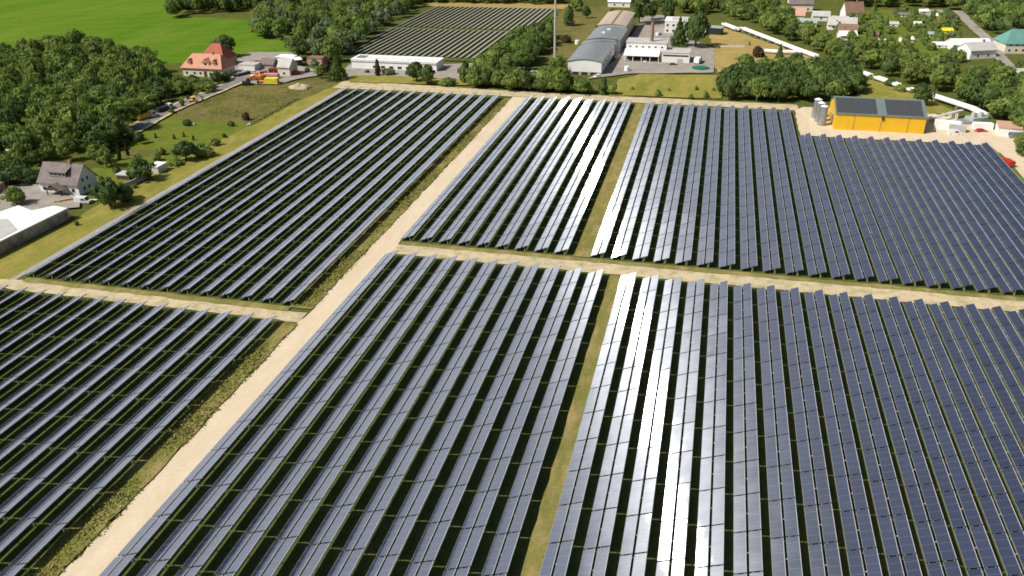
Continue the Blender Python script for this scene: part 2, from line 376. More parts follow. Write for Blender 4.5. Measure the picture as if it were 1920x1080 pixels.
# older photovoltaic field far behind: small low rows
m = MB(); y1 = 75.5
m.m = Matrix.Translation((0,0,.6)) @ Matrix.Rotation(R(-17), 4, 'Y')
m.box(0, 1.95, 0, y1, -.06, 0, 1, 't'); m.face([(0,0,0),(1.95,0,0),(1.95,y1,0),(0,y1,0)], 0, [(0,0),(0,2),(y1,2),(y1,0)])
m.m = Matrix.Identity(4)
for i in range(10):
    y = .5+i*8.2; m.box(.5,.58,y,y+.08,0,.75,1); m.box(1.4,1.48,y,y+.08,0,1.1,1)
far_me = m.mesh('module_row', ['module_glass', 'rail_steel'])
for i in range(25):
    x = -189.5+3.36*i
    for half, y0 in ((0, 403.5), (1, 484.0)):
        if half == 0 and x > -117: continue
        o = link('module_row', far_me, None, (x, y0, 0))
        if half: o.scale.y = 82/75.5
        tag(o, f'distant module row, {"rear" if half else "front"} half of its field, {ORD[i]} from the left edge', 'solar panel row', 'module rows of the distant field')

# ------------------------------------------------------------------ trees and plants
leaf_mat('leaf_mid', (.15,.23,.052), (.19,.262,.058), (.245,.30,.08))
leaf_mat('leaf_dark', (.078,.13,.038), (.105,.155,.042), (.14,.185,.052))
leaf_mat('leaf_light', (.155,.23,.04), (.19,.25,.055), (.23,.265,.075))
leaf_mat('leaf_grey', (.14,.20,.085), (.17,.22,.10), (.20,.24,.12))
leaf_mat('leaf_red', (.06,.034,.026), (.08,.05,.03), (.10,.075,.04))
leaf_mat('leaf_weed', (.30,.31,.06), (.34,.33,.08), (.23,.27,.055)); leaf_mat('leaf_straw', (.40,.32,.13), (.44,.35,.15), (.32,.27,.11))
mat('bark', (.11,.085,.06), scale=3)
def leaves(m, c, r, n, size, rd):
    c = Vector(c)
    for _ in range(n):
        z = rd.uniform(-.75, 1); ph = rd.uniform(0, 2*pi); q = math.sqrt(max(0, 1-z*z))
        nn = Vector((q*cos(ph), q*sin(ph), z)); p = c + Vector((nn.x*r[0], nn.y*r[1], nn.z*r[2]))*rd.uniform(.55, 1.22)
        nn = (nn + Vector((rd.gauss(0,.33), rd.gauss(0,.33), rd.gauss(0,.33)))).normalized()
        u = nn.orthogonal().normalized(); w = nn.cross(u); a = rd.uniform(0, pi); s = size*rd.uniform(.6, 1.4)
        e1 = (u*cos(a)+w*sin(a))*s; e2 = (w*cos(a)-u*sin(a))*s*rd.uniform(.5, .9)
        m.face([p-e1, p-e2*.9, p+e1, p+e2])
def crown_mesh(kind, seed, mt):
    """crown of unit radius and unit height"""
    rd = random.Random(seed); m = MB()
    if kind == 'broad':
        N = 38
        for i in range(N):
            z = rd.random(); ph = rd.uniform(0, 2*pi); prof = (.55+.45*sin(pi*min(1, z*1.15)**.8)) * (1 if z < .75 else 1-(z-.75)*2.2)
            q = rd.uniform(.25, .82)*prof; rr = rd.uniform(.13, .34)
            leaves(m, (q*cos(ph), q*sin(ph), .27+.60*z), (rr, rr, rr*.42), 48, .072, rd)
        m.blob((0,0,.55), (.60,.60,.30), seed)
    elif kind == 'column':
        for i in range(20):
            z = i/19; q = rd.uniform(.1, .6)*(1-.6*z); ph = rd.uniform(0, 2*pi); rr = rd.uniform(.35, .55)*(1-.55*z)
            leaves(m, (q*cos(ph), q*sin(ph), .12+.78*z), (rr, rr, .13), 55, .10, rd)
        m.blob((0,0,.5), (.55,.55,.40), seed)
    elif kind == 'cone':
        for i in range(26):
            z = i/25; rr = (1-z)*.42+.08; q = (1-z)*.55; ph = i*2.4
            leaves(m, (q*cos(ph), q*sin(ph), .08+.84*z), (rr, rr, .07), 48, .09, rd)
        m.blob((0,0,.36), (.5,.5,.34), seed)
    else:                                                  # bush
        for i in range(14):
            q = rd.uniform(0, .68); ph = rd.uniform(0, 2*pi); rr = rd.uniform(.25, .45)
            leaves(m, (q*cos(ph), q*sin(ph), rd.uniform(.28, .68)*(1-.35*q)), (rr, rr, .27), 50, .10, rd)
        m.blob((0,0,.38), (.66,.66,.36), seed)
    return m.mesh('crown', [mt])
def trunk_mesh(seed, bush=False):
    rd = random.Random(seed); m = MB()
    if bush:
        for i in range(4): a = i*1.6; m.tube((0,0,-.02), (.35*cos(a), .35*sin(a), .5), .05, .02, 5)
    else:
        m.tube((0,0,-.02), (.02,.01,.32), .075, .055, 7); m.tube((.02,.01,.32), (.0,.03,.75), .055, .02, 6)
        for i in range(4): a = i*1.57+rd.random(); z = rd.uniform(.26,.42); m.tube((.01,.01,z), (.42*cos(a), .42*sin(a), z+.22), .035, .012, 5)
    return m.mesh('trunk', ['bark'])
PROTO = {}
def proto(kind, tone):
    k = (kind, tone)
    if k not in PROTO: PROTO[k] = [crown_mesh(kind, 100*len(PROTO)+i, 'leaf_'+tone) for i in range(3 if kind == 'broad' else 2)]
    return PROTO[k]
TRUNK = [trunk_mesh(i) for i in range(2)]; STEM = trunk_mesh(9, True)
rt = random.Random(3); NB = [0]
def tree(p, r, h, kind, tone, label, group=None, name=None):
    NB[0] += kind == 'broad'
    nm = name or {'broad': 'broadleaf_tree', 'column': 'columnar_tree', 'cone': 'conifer_tree', 'bush': 'bush'}[kind]
    t = thing(nm, label, 'bush' if kind == 'bush' else 'tree', (p[0], p[1], 0), rt.uniform(0, 6.28), group)
    t.scale = (r*rt.uniform(.86, 1.14), r*rt.uniform(.86, 1.14), h)
    link('crown', rt.choice(proto(kind, tone)), t)
    link('stem' if kind == 'bush' else 'trunk', STEM if kind == 'bush' else rt.choice(TRUNK), t)
    return t
def inside(p, poly):
    c = False; n = len(poly)
    for i in range(n):
        a, b = poly[i], poly[i-1]
        if (a[1] > p[1]) != (b[1] > p[1]) and p[0] < (b[0]-a[0])*(p[1]-a[1])/(b[1]-a[1])+a[0]: c = not c
    return c
WOODS = []
LANES = [(G2([(1650,24),(1668,42),(1700,75),(1735,106)]), 4.6), (G2([(1795,22),(1820,48),(1850,75),(1875,110),(1900,135)]), 6)]
def clear(p):
    for L, w in LANES:
        for a, b in zip(L[:-1], L[1:]):
            d = (b-a).xy; t = max(0, min(1, ((p[0]-a.x)*d.x+(p[1]-a.y)*d.y)/d.length_squared))
            if math.hypot(p[0]-a.x-d.x*t, p[1]-a.y-d.y*t) < w: return False
    return True
def wood(pix, space, rr, hh, tones, label, group, kinds=('broad',), maxn=400):
    """scatter trees over a wooded patch; they are planted after all single trees"""
    poly = G2(pix); xs = [p[0] for p in poly]; ys = [p[1] for p in poly]; pts = []
    for _ in range(9000):
        p = (rt.uniform(min(xs), max(xs)), rt.uniform(min(ys), max(ys)))
        if inside(p, poly) and clear(p) and all((p[0]-q[0])**2+(p[1]-q[1])**2 > space**2 for q in pts):
            pts.append(p)
            if len(pts) >= maxn: break
    for p in pts:
        k = rt.choice(kinds); r = rt.uniform(*rr)
        WOODS.append((r/math.hypot(p[0], p[1]), p, r, rt.uniform(*hh)*(1.25 if k in ('column', 'cone') else 1), k, rt.choice(tones), label, group))
    CNT[group] = len(pts)
CNT = {}
wood([(-60,155),(0,120),(70,108),(140,98),(258,115),(285,134),(310,168),(302,198),(262,222),(232,238),(225,262),(190,285),(120,298),(60,300),(-40,330)],
     8.6, (4.8, 7.4), (8, 13), ('mid','mid','mid','light','dark','light'), 'leafy tree inside the dense wood on the left edge of the photo', 'trees of the dense wood on the left')
wood([(0,345),(0,310),(60,300),(130,296),(140,302),(75,312),(40,330)], 5.5, (3, 4.6), (5, 9), ('dark','mid','mid'),
     'dark leafy tree crowding behind the white gabled house', 'trees behind the white gabled house')
wood([(322,35),(345,28),(400,24),(480,22),(560,10),(560,-6),(420,-4),(350,14)], 6.2, (3.8, 5.6), (9, 13), ('dark','dark','mid'),
     'dark tree in the wood tongue at the far side of the green field', 'trees of the wood tongue beyond the green field')
wood([(484,74),(480,50),(500,26),(560,12),(640,0),(790,2),(792,10),(735,42),(690,70),(646,102),(622,118),(590,120),(560,112),(545,96),(575,88),(560,76)], 8.0, (4.6, 7), (8, 13), ('mid','mid','dark','light','grey'),
     'leafy tree in the wood between the green field and the distant module field', 'trees of the wood beside the distant module field')
wood([(735,12),(800,6),(1040,10),(1060,6),(1060,-4),(735,-4)], 7, (4, 6), (7, 10), ('dark','mid','dark'),
     'dark tree in the row closing off the distant module field at the top', 'trees closing off the distant module field')
wood([(905,150),(900,140),(925,122),(968,95),(990,76),(1028,70),(1030,88),(1000,112),(985,130),(960,150)], 6.2, (4, 6), (8, 12), ('mid','mid','dark'),
     'tall leafy tree in the clump beside the distant module field and the mast', 'trees of the clump beside the mast')
wood([(886,166),(890,158),(960,160),(1060,166),(1094,170),(1094,176),(990,172)], 4.8, (3.8, 6.0), (6, 10.5), ('mid','light','dark','mid'),
     'leafy tree in the belt along the far sand road left of the grey hall', 'trees of the belt along the far road')
wood([(1352,188),(1356,168),(1400,152),(1450,146),(1500,142),(1560,136),(1596,140),(1606,180),(1560,190),(1450,192)], 6.2, (4.2, 6.2), (8, 12), ('dark','dark','dark','mid'),
     'dark broadleaf tree in the thick grove left of the yellow hall', 'trees of the thick grove by the yellow hall')
wood([(1534,110),(1570,96),(1640,104),(1735,125),(1790,150),(1870,150),(1930,150),(1930,240),(1905,235),(1830,205),(1745,172),(1620,128)], 8.8, (4.2, 7), (7, 11), ('mid','mid','dark','light'),
     'leafy tree in the green belt right of the white pipeline', 'trees of the belt right of the pipeline')
wood([(1560,48),(1640,24),(1790,30),(1800,140),(1740,118),(1600,92)], 7.0, (1.6, 4.2), (2.5, 7), ('mid','light','mid','grey'),
     'small garden tree among the allotment plots', 'garden trees of the allotments', ('broad','bush','broad','cone'), 170)
wood([(1590,14),(1700,12),(1780,16),(1850,56),(1890,78),(1960,60),(1960,-14),(1600,-10)], 11, (6, 9), (10, 15), ('mid','dark','mid'),
     'big leafy tree in the wood along the upper right edge', 'trees of the wood at the upper right')
wood([(1180,2),(1400,2),(1470,26),(1486,60),(1545,92),(1538,98),(1440,62),(1400,44),(1360,30),(1320,26),(1250,14)], 9.5, (4.5, 7), (7, 12), ('mid','dark','light','mid'),
     'leafy tree between the works yard and the far houses', 'trees between the works and the far houses')
wood([(1902,235),(1935,240),(1940,335),(1924,315),(1908,272)], 5, (2.5, 4.2), (4, 8), ('mid','dark','light'), 'leafy tree on the bank right of the sand road bend', 'trees right of the sand road bend')
wood([(190,346),(236,318),(318,296),(326,284),(262,300),(205,330)], 6.5, (1.1,2.2), (1.4,3.2), ('mid','dark','light'), 'garden shrub on the lawn between the white house and the meadow', 'garden shrubs by the white house', ('bush',))
wood([(246,356),(300,324),(420,262),(424,256),(312,308)], 5.2, (.8,1.7), (.9,2.0), ('mid','light','dark'), 'low shrub along the garden edge of the meadow strip', 'shrubs along the meadow strip', ('bush',))
wood([(205,284),(232,264),(246,253),(252,259),(226,279)], 3.6, (1.8,3.0), (2.2,4), ('dark','mid'), 'dense hedge bush at the foot of the wood above the garden bed', 'hedge bushes above the garden bed', ('bush',))
wood([(318,206),(345,192),(388,172),(392,177),(350,200),(322,214)], 4.5, (1.0,2.0), (1.2,2.6), ('mid','light','dark'), 'small scrub bush along the street below the villa', 'scrub bushes along the street', ('bush',))
wood([(300,175),(330,160),(390,166),(396,174),(330,182)], 4.6, (3.2, 4.8), (4, 7), ('dark','mid'), 'dark bushy tree in the garden in front of the orange roofed villa', 'trees in front of the villa')

def T(px, py, w, h, kind, tone, label, group=None):
    p = g(px, py); d = math.hypot(p.x, p.y); s = FPX/math.hypot(d*.985, 45)      # pixels to a metre out there
    return tree(p, w*.60/s, h/s*1.15, kind, tone, label, group)
T(32,386,36,30,'broad','mid','round green tree standing in the yard behind the white flat roof')
T(208,388,54,46,'broad','dark','large dark shrub tree right of the white gabled house')
T(236,376,40,34,'bush','dark','dark bush leaning on the grey garden wall')
T(268,338,44,34,'broad','dark','dense dark bush left of the small white roofed shed')
T(201,314,26,32,'broad','mid','green tree in the middle of the lawn behind the white house')
T(184,306,34,30,'broad','light','pale green tree at the back of the lawn by the wood')
T(226,300,9,22,'column','red','narrow dark red columnar tree beside the garden bed')
T(240,293,7,24,'column','red','thin reddish sapling at the corner of the garden bed')
T(264,270,17,21,'broad','dark','small round dark tree alone on the green meadow')
T(350,301,42,34,'broad','dark','larger of the two dark bushes beside the collector field edge')
T(378,294,34,24,'bush','mid','smaller dark bush right beside the larger one at the field edge')
T(404,273,18,14,'bush','mid','small bush highest up along the collector field edge')
T(330,309,30,12,'bush','mid','low hedge-like bush right of the white roofed shed')
for i, (x, y) in enumerate([(292,259),(327,261),(345,257),(363,263)]):
    T(x, y, 6, 8, 'column', 'dark', f'tiny young tree on the green meadow, {ORD[i]} of four from the left')
T(352,236,16,12,'bush','dark','dark bush beside the little trough on the meadow')
T(434,237,11,10,'bush','dark','lone low bush on the dry grass path line')
T(463,226,14,16,'bush','red','brownish withered shrub at the ditch of the dry meadow')
T(424,108,40,36,'broad','dark','tall very dark tree behind the orange roofed villa')
T(409,158,26,20,'broad','dark','dark bush at the right corner of the villa garden')
T(425,153,20,17,'bush','dark','dark shrub beside the road wall of the villa')
T(537,142,14,20,'column','dark','slim dark green tree in front of the pale farm house')
T(577,137,11,10,'bush','dark','small round bush on the pale lawn by the farm')
T(592,130,15,17,'broad','grey','greyish white flowering shrub near the farm lawn')
T(602,147,20,22,'broad','mid','young green tree left of the dense one at the field corner')
T(634,150,36,38,'cone','dark','dense dark green tree at the upper corner of the left field')
T(616,141,24,24,'broad','red','brownish tree behind the dense one at the field corner')
T(709,143,15,26,'column','red','narrow dark purple tree in front of the white long hall')
T(689,138,9,7,'bush','dark','tiny round bush on the lawn of the white long hall')
T(729,141,24,14,'bush','grey','grey flowering shrubs along the white hall wall')
T(781,153,32,34,'broad','dark','left one of two dark round trees before the white hall')
T(802,158,30,34,'broad','dark','right one of two dark round trees before the white hall')
T(836,161,34,15,'bush','light','low light green bush right of the two dark trees')
T(873,155,30,34,'column','dark','dark egg-shaped tree between bushes right of the white hall')
T(1050,174,56,42,'broad','light','big light green tree at the left foot of the grey hall')
T(1046,138,34,30,'broad','mid','green tree just right of the mast foot')
T(1066,50,24,32,'column','dark','dark tree left of the tan roofed hall')
T(1062,82,22,16,'bush','red','brownish shrub left of the middle grey roof')
T(1099,36,14,22,'broad','dark','small dark tree on the grass behind the grey halls')
T(1082,22,26,22,'broad','mid','green tree on the grass farther behind the grey halls')
T(1198,46,46,52,'broad','dark','huge dark tree right behind the tan roofed hall')
T(1222,38,24,30,'broad','dark','dark tree left of the works lane')
T(1252,44,26,40,'broad','dark','dark tree right of the works lane')
T(1282,24,36,32,'broad','light','bright green tree behind the pale office block')
T(1306,28,30,24,'broad','light','second bright green tree behind the office block, farther right')
T(1272,88,34,44,'cone','dark','dark pointed tree in front of the office block')
T(1304,90,48,60,'broad','dark','biggest tree in front of the office block, casting its shadow on the yard')
T(1131,177,20,26,'column','dark','dark slim tree at the right foot of the grey hall')
T(1147,178,22,20,'broad','mid','green bush at the left end of the yellow meadow')
for i, (x, y, s) in enumerate([(1186,170,7),(1232,181,12),(1254,172,7),(1305,170,8),(1322,184,12),(1296,186,9),(1338,172,7)]):
    T(x, y, s, s*1.1, 'bush', 'mid', f'small bush on the yellow meadow beyond the far road, {ORD[i]} by its list from left', 'bushes on the yellow meadow')
T(1397,127,34,22,'broad','mid','round green bush at the right edge of the works meadow')
T(1420,108,24,20,'bush','red','brown green bush between straw field and pipeline')
T(1461,112,13,24,'cone','dark','small dark conifer in front of the pipeline branch')
T(1405,86,4,7,'column','dark','tiny dark shrub alone on the straw field')
T(1478,124,26,16,'bush','light','light bush below the pipeline branch')
T(1504,122,14,10,'bush','red','orange brown bush under the pipeline')
T(1724,198,38,36,'broad','dark','dark round tree behind the yellow hall, at the pipeline gap')
T(1640,151,20,12,'bush','mid','first bush standing before the broken part of the white pipeline')
T(1667,162,22,14,'bush','dark','second bush standing before the broken part of the white pipeline')
T(1690,172,24,14,'bush','mid','low bush between the yellow hall and the pipeline')
T(100,425,8,7,'bush','dark','tiny bush on the meadow strip right of the flat building')
T(145,423,8,8,'bush','dark','small dark bush on the verge right of the flat building')
T(18,345,70,30,'broad','dark','spreading dark tree behind the parked black car')
T(50,344,40,24,'broad','dark','dark tree left of the white gabled house')

# plant the woods: the largest seen stand as single trees, the small far rest is one mass
WOODS.sort(key=lambda w: -w[0]); SINGLE = {'broad': 300 - NB[0], 'bush': 110, 'cone': 60, 'column': 60}; REST = []
for w in WOODS:
    if SINGLE[w[4]] > 0: SINGLE[w[4]] -= 1; tree(*w[1:])
    else: REST.append(w)
if REST:
    m = MB(); V = []; F = []; MI = []; TN = sorted({w[5] for w in REST})
    for w in REST:
        me = rt.choice(proto(w[4], w[5])); a = rt.uniform(0, 6.28); b = len(V); ca, sa = cos(a)*w[2], sin(a)*w[2]
        V += [(w[1][0]+v.co.x*ca-v.co.y*sa, w[1][1]+v.co.x*sa+v.co.y*ca, v.co.z*w[3]) for v in me.vertices]
        F += [tuple(i+b for i in f.vertices) for f in me.polygons]; MI += [TN.index(w[5])]*len(me.polygons)
    me = bpy.data.meshes.new('distant_wood'); me.from_pydata(V, [], F)
    for t_ in TN: me.materials.append(MATS['leaf_'+t_])
    me.polygons.foreach_set('material_index', MI)
    tag(link('distant_wood', me), 'far leafy woods and garden greenery along the top of the photo', 'woods', kind='stuff')
print('WOODS', CNT, 'rest', len(REST))

# weeds along the sand road: nobody could count the plants
def weeds(pts, label, seed, mats, hs=(.3, 1.2), spread=.6, n=7, name='tall_weeds'):
    rd = random.Random(seed); m = MB()
    for x, y in pts:
        b = .5+.5*sin(y*.21+seed)*sin(y*.083+x*.05+1); h = hs[0]+(hs[1]-hs[0])*b*rd.random(); k = len(m.f)
        leaves(m, (x, y, h*.4), (spread*(.6+b), spread*(.6+b), h*.6), n, .21, rd)
        t = int(rd.random()*len(mats)*.999) if b > .35 else 0
        for i in range(k, len(m.f)): m.mi[i] = t
    tag(m.build(name, mats), label, 'weeds', kind='stuff')
rw = random.Random(8)
def strip_pts(x0, x1, y0, y1, n):
    out = []
    while len(out) < n:
        x, y = rw.uniform(x0, x1), rw.uniform(y0, y1); e = 1-abs((x-x0)/(x1-x0)-.5)*2
        if rw.random() < .25+e*(.5+.5*sin(y*.13)*sin(y*.045)): out.append((x, y))
    return out
WM = ['leaf_weed', 'leaf_weed', 'leaf_mid', 'leaf_straw']
weeds(strip_pts(-86.0, -81.0, 144.5, 330, 4600), 'tall yellowish weeds along the upper part of the sand road', 1, WM)
weeds(strip_pts(-85.8, -81.0, 40, 137.2, 3400), 'tall yellowish weeds along the lower part of the sand road', 2, WM)
def poly_pts(pix, n):
    poly = G2(pix); xs = [p[0] for p in poly]; ys = [p[1] for p in poly]; out = []
    while len(out) < n:
        p = (rw.uniform(min(xs), max(xs)), rw.uniform(min(ys), max(ys)))
        if inside(p, poly) and sin(p[0]*.23+p[1]*.11)*sin(p[1]*.17-p[0]*.08) > rw.uniform(-.7, .6): out.append(p)
    return out
weeds(poly_pts([(340,222),(392,186),(455,162),(520,160),(600,152),(560,190),(510,212),(470,230)], 2200), 'low rough scrub over the dry meadow below the farm', 3, ['leaf_straw', 'leaf_weed', 'leaf_weed', 'leaf_mid'], (.15, .6), .7, 6, 'scrub')
dl = [g(470,236), g(505,216), g(535,200), g(558,186)]
weeds([(v.x+rw.gauss(0,.5), v.y+rw.gauss(0,.5)) for a_, b_ in zip(dl[:-1], dl[1:]) for v in (a_.lerp(b_, i/60) for i in range(60))], 'dark line of growth along the ditch of the dry meadow', 4, ['leaf_dark', 'leaf_mid'], (.3, 1.0), .5, 7, 'ditch_growth')
weeds(poly_pts([(1150,184),(1165,152),(1340,146),(1348,186),(1200,181)], 1300), 'tufts of rough grass on the yellow meadow beyond the far road', 5, WM, (.15, .6), .7, 6, 'grass_tufts')
weeds(strip_pts(-29.2, -25.2, 184, 333, 1300)+strip_pts(-18.8, -16.2, 45, 174, 900), 'short dry grass tufts on the two strips between the fields', 6, ['leaf_straw', 'leaf_weed'], (.06, .22), .45, 5, 'grass_tufts')
# --BUILDINGS--
# ------------------------------------------------------------------ buildings
mat('white_render', (.82,.80,.76), (.74,.72,.68), .35); mat('cream_render', (.72,.66,.52), (.62,.57,.46), .4)
mat('white_metal', (.86,.86,.84), (.78,.78,.77), .25, .5); mat('bright_roof', (.86,.85,.82), (.78,.77,.74), .2, .6)
mat('grey_roof', (.20,.215,.225), (.25,.26,.265), .12, .6, stretch=(1, .15, 1)); mat('slate_roof', (.16,.13,.125), (.22,.185,.175), .5)
mat('tan_roof', (.46,.38,.29), (.39,.32,.25), .15, stretch=(1, .1, 1)); mat('pale_roof', (.50,.49,.46), (.42,.41,.39), .25)
mat('orange_tile', (.50,.235,.15), (.58,.30,.20), .6); mat('red_tile', (.34,.095,.06), (.40,.13,.085), .6)
mat('brown_tile', (.26,.15,.11), (.20,.12,.09), .5); mat('green_roof', (.10,.25,.21), (.13,.29,.25), .3)
mat('hall_yellow', (.76,.46,.02), (.70,.41,.018), .2, .55); mat('hall_roof', (.135,.175,.165), (.165,.205,.195), .25, .5)
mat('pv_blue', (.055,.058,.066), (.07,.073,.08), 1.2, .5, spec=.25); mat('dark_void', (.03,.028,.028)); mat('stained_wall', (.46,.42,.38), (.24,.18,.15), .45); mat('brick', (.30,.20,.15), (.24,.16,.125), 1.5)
mat('glass', (.03,.035,.045), rough=.12, spec=.6); mat('dark_wood', (.09,.06,.045)); mat('concrete', (.42,.40,.37), (.34,.33,.30), .5)
mat('steel', (.62,.63,.64), (.52,.53,.54), .5, .35, .6); mat('tank_steel', (.36,.37,.38), (.28,.29,.30), .5, .4, .5); mat('black_rubber', (.02,.02,.02)); mat('lattice', (.50,.49,.45), rough=.6)
mat('pipe_white', (.80,.79,.74), (.70,.69,.65), .5, .5); mat('lumber', (.50,.34,.13), (.42,.29,.11), 2.0)
mat('car_black', (.02,.02,.022), rough=.25, spec=.6); mat('car_white', (.75,.75,.74), rough=.3, spec=.5); mat('car_red', (.50,.035,.02), rough=.35, spec=.5)
mat('machine_yellow', (.70,.42,.03), rough=.5); mat('machine_orange', (.62,.22,.05), rough=.5); mat('bright_yellow', (.80,.66,.05), rough=.5)
mat('machine_dark', (.045,.045,.05), rough=.6); mat('oxide_red', (.22,.045,.035), rough=.6); mat('rose', (.55,.33,.29), rough=.7)
mat('pool_green', (.02,.16,.10), rough=.6); mat('blue_grey', (.20,.25,.30), rough=.6); mat('sage', (.36,.44,.38), rough=.6)
mat('sand_heap', (.42,.36,.22), (.36,.31,.18), 1.0); mat('fence_grey', (.30,.28,.25)); mat('pink_roof', (.58,.33,.25), (.50,.28,.21), .5)

def window(par, x, z, w, h, y, side='f', pane='glass', frame='white_metal'):
    """frame 3 cm proud of the wall with its pane in it; side f looks to -y, r to +x, l to -x"""
    m = MB(); p = MB(); a = .08
    if side == 'f':
        for q in ((x-w/2, x+w/2, z, z+a), (x-w/2, x+w/2, z+h-a, z+h), (x-w/2, x-w/2+a, z+a, z+h-a), (x+w/2-a, x+w/2, z+a, z+h-a)): m.box(q[0], q[1], y-.05, y, q[2], q[3])
        p.box(x-w/2+a, x+w/2-a, y-.02, y, z+a, z+h-a)
    else:
        s = 1 if side == 'r' else -1; X = sorted((y, y+.05*s)); Y = sorted((y, y+.02*s))
        for q in ((x-w/2, x+w/2, z, z+a), (x-w/2, x+w/2, z+h-a, z+h), (x-w/2, x-w/2+a, z+a, z+h-a), (x+w/2-a, x+w/2, z+a, z+h-a)): m.box(X[0], X[1], q[0], q[1], q[2], q[3])
        p.box(Y[0], Y[1], x-w/2+a, x+w/2-a, z+a, z+h-a)
    o = m.build('window', [frame], par); p.build('pane', [pane], o); return o
def door(par, x, w, h, y, m='dark_wood'):
    o = MB().box(x-w/2, x+w/2, y-.06, y, 0, h).build('door', [m], par)
    MB().box(x+w/2-.25, x+w/2-.15, y-.12, y-.06, h*.48, h*.52).build('handle', ['steel'], o)
def gable_house(label, x, y, rz, L, D, hw, hr, wall='white_render', roof='brown_tile', hip=0, oh=.5, wins=((.2,1),(.5,1),(.8,1)), side=((.35,1),(.65,1)), chim=True, cat='house', name='house', ridge='x', porch=False):
    """ridge along local x; the front looks to -y; (x, y) is the front left corner"""
    t = thing(name, label, cat, (x, y, 0), rz)
    m = MB(); A = [(0,0),(L,0),(L,D),(0,D)]; i = L*hip
    m.prism(A, 0, hw)
    if not hip:
        m.face([(L,0,hw),(L,D,hw),(L,D/2,hr)]); m.face([(0,D,hw),(0,0,hw),(0,D/2,hr)])
    m.build('wall', [wall], t)
    r = MB(); k = oh*(hr-hw)/(D/2); th = .22; zl = hw-k
    e0, e1 = (-oh, L+oh) if hip else (-oh*.6, L+oh*.6); r0, r1 = (i, L-i) if hip else (e0, e1)
    for up in (0, 1):
        z = th*up; f = 1 if up else -1
        def F(q): r.face(q if up else q[::-1])
        F([(e0,-oh,zl+z),(e1,-oh,zl+z),(r1,D/2,hr+z),(r0,D/2,hr+z)]); F([(e1,D+oh,zl+z),(e0,D+oh,zl+z),(r0,D/2,hr+z),(r1,D/2,hr+z)])
        if hip: F([(e1,-oh,zl+z),(e1,D+oh,zl+z),(r1,D/2,hr+z)]); F([(e0,D+oh,zl+z),(e0,-oh,zl+z),(r0,D/2,hr+z)])
    loop = [(e0,-oh),(e1,-oh),(e1,D+oh),(e0,D+oh)]
    if hip:
        for a in range(4): p, q = loop[a], loop[(a+1) % 4]; r.face([(p[0],p[1],zl),(q[0],q[1],zl),(q[0],q[1],zl+th),(p[0],p[1],zl+th)])
    else:
        for yy in (-oh, D+oh): r.face([(e0,yy,zl),(e1,yy,zl),(e1,yy,zl+th),(e0,yy,zl+th)])
        for xx in (e0, e1):
            r.face([(xx,-oh,zl),(xx,D/2,hr),(xx,D/2,hr+th),(xx,-oh,zl+th)]); r.face([(xx,D+oh,zl),(xx,D/2,hr),(xx,D/2,hr+th),(xx,D+oh,zl+th)])
    ro = r.build('roof', [roof], t)
    if chim: c = L*.68; MB().box(c-.4, c+.4, D/2-.4, D/2+.4, hr-.6, hr+1.3).build('chimney', ['brick'], ro)
    for fx, n in wins:
        for s in range(n): window(t, L*fx, .95+s*2.7, 1.3, 1.35, 0)
    for fy, n in side:
        for s in range(n): window(t, D*fy, .95+s*2.7, 1.0, 1.3, L, 'r')
    return t, ro
def flat_building(label, poly, h, wall, roof, cat='building', name='flat_building', over=.25, wins=(), th=.3):
    x0 = sum(p[0] for p in poly)/len(poly); y0 = sum(p[1] for p in poly)/len(poly)
    t = thing(name, label, cat, (x0, y0, 0)); P = [(p[0]-x0, p[1]-y0) for p in poly]
    MB().prism(P, 0, h).build('wall', [wall], t)
    c = Vector((0, 0)); Q = []
    for p in P: v = Vector(p); Q.append(tuple(v + v.normalized()*over))
    m = MB(); m.prism(Q, h, h+th); m.face([(q[0],q[1],h) for q in Q][::-1]); ro = m.build('roof', [roof], t)
    for w in wins: window(t, w[0]-(x0 if w[5] == 'f' else y0), w[1], w[2], w[3], w[4]-(y0 if w[5] == 'f' else x0), w[5])
    return t, ro
def arch_hall(label, x, y, L, D, h, rise, wall, roof, name='hall', end=None):
    """long hall with its ridge along y and a shallow curved roof; (x, y) front left corner, L wide, D long"""
    t = thing(name, label, 'hall', (x, y, 0)); n = 8
    arc = [(L*i/n, h+rise*sin(pi*i/n)**.9 if 0 < i < n else h) for i in range(n+1)]
    m = MB(); m.prof([(0,0),(L,0)]+arc[::-1], 0, D); m.build('wall', [wall], t)
    r = MB(); arc2 = [(-.4, h-.05)]+arc[1:-1]+[(L+.4, h-.05)]
    up = [(a[0], a[1]+.28) for a in arc2]
    r.prof(arc2+up[::-1], -.35, D+.35); ro = r.build('roof', [roof], t)
    return t, ro

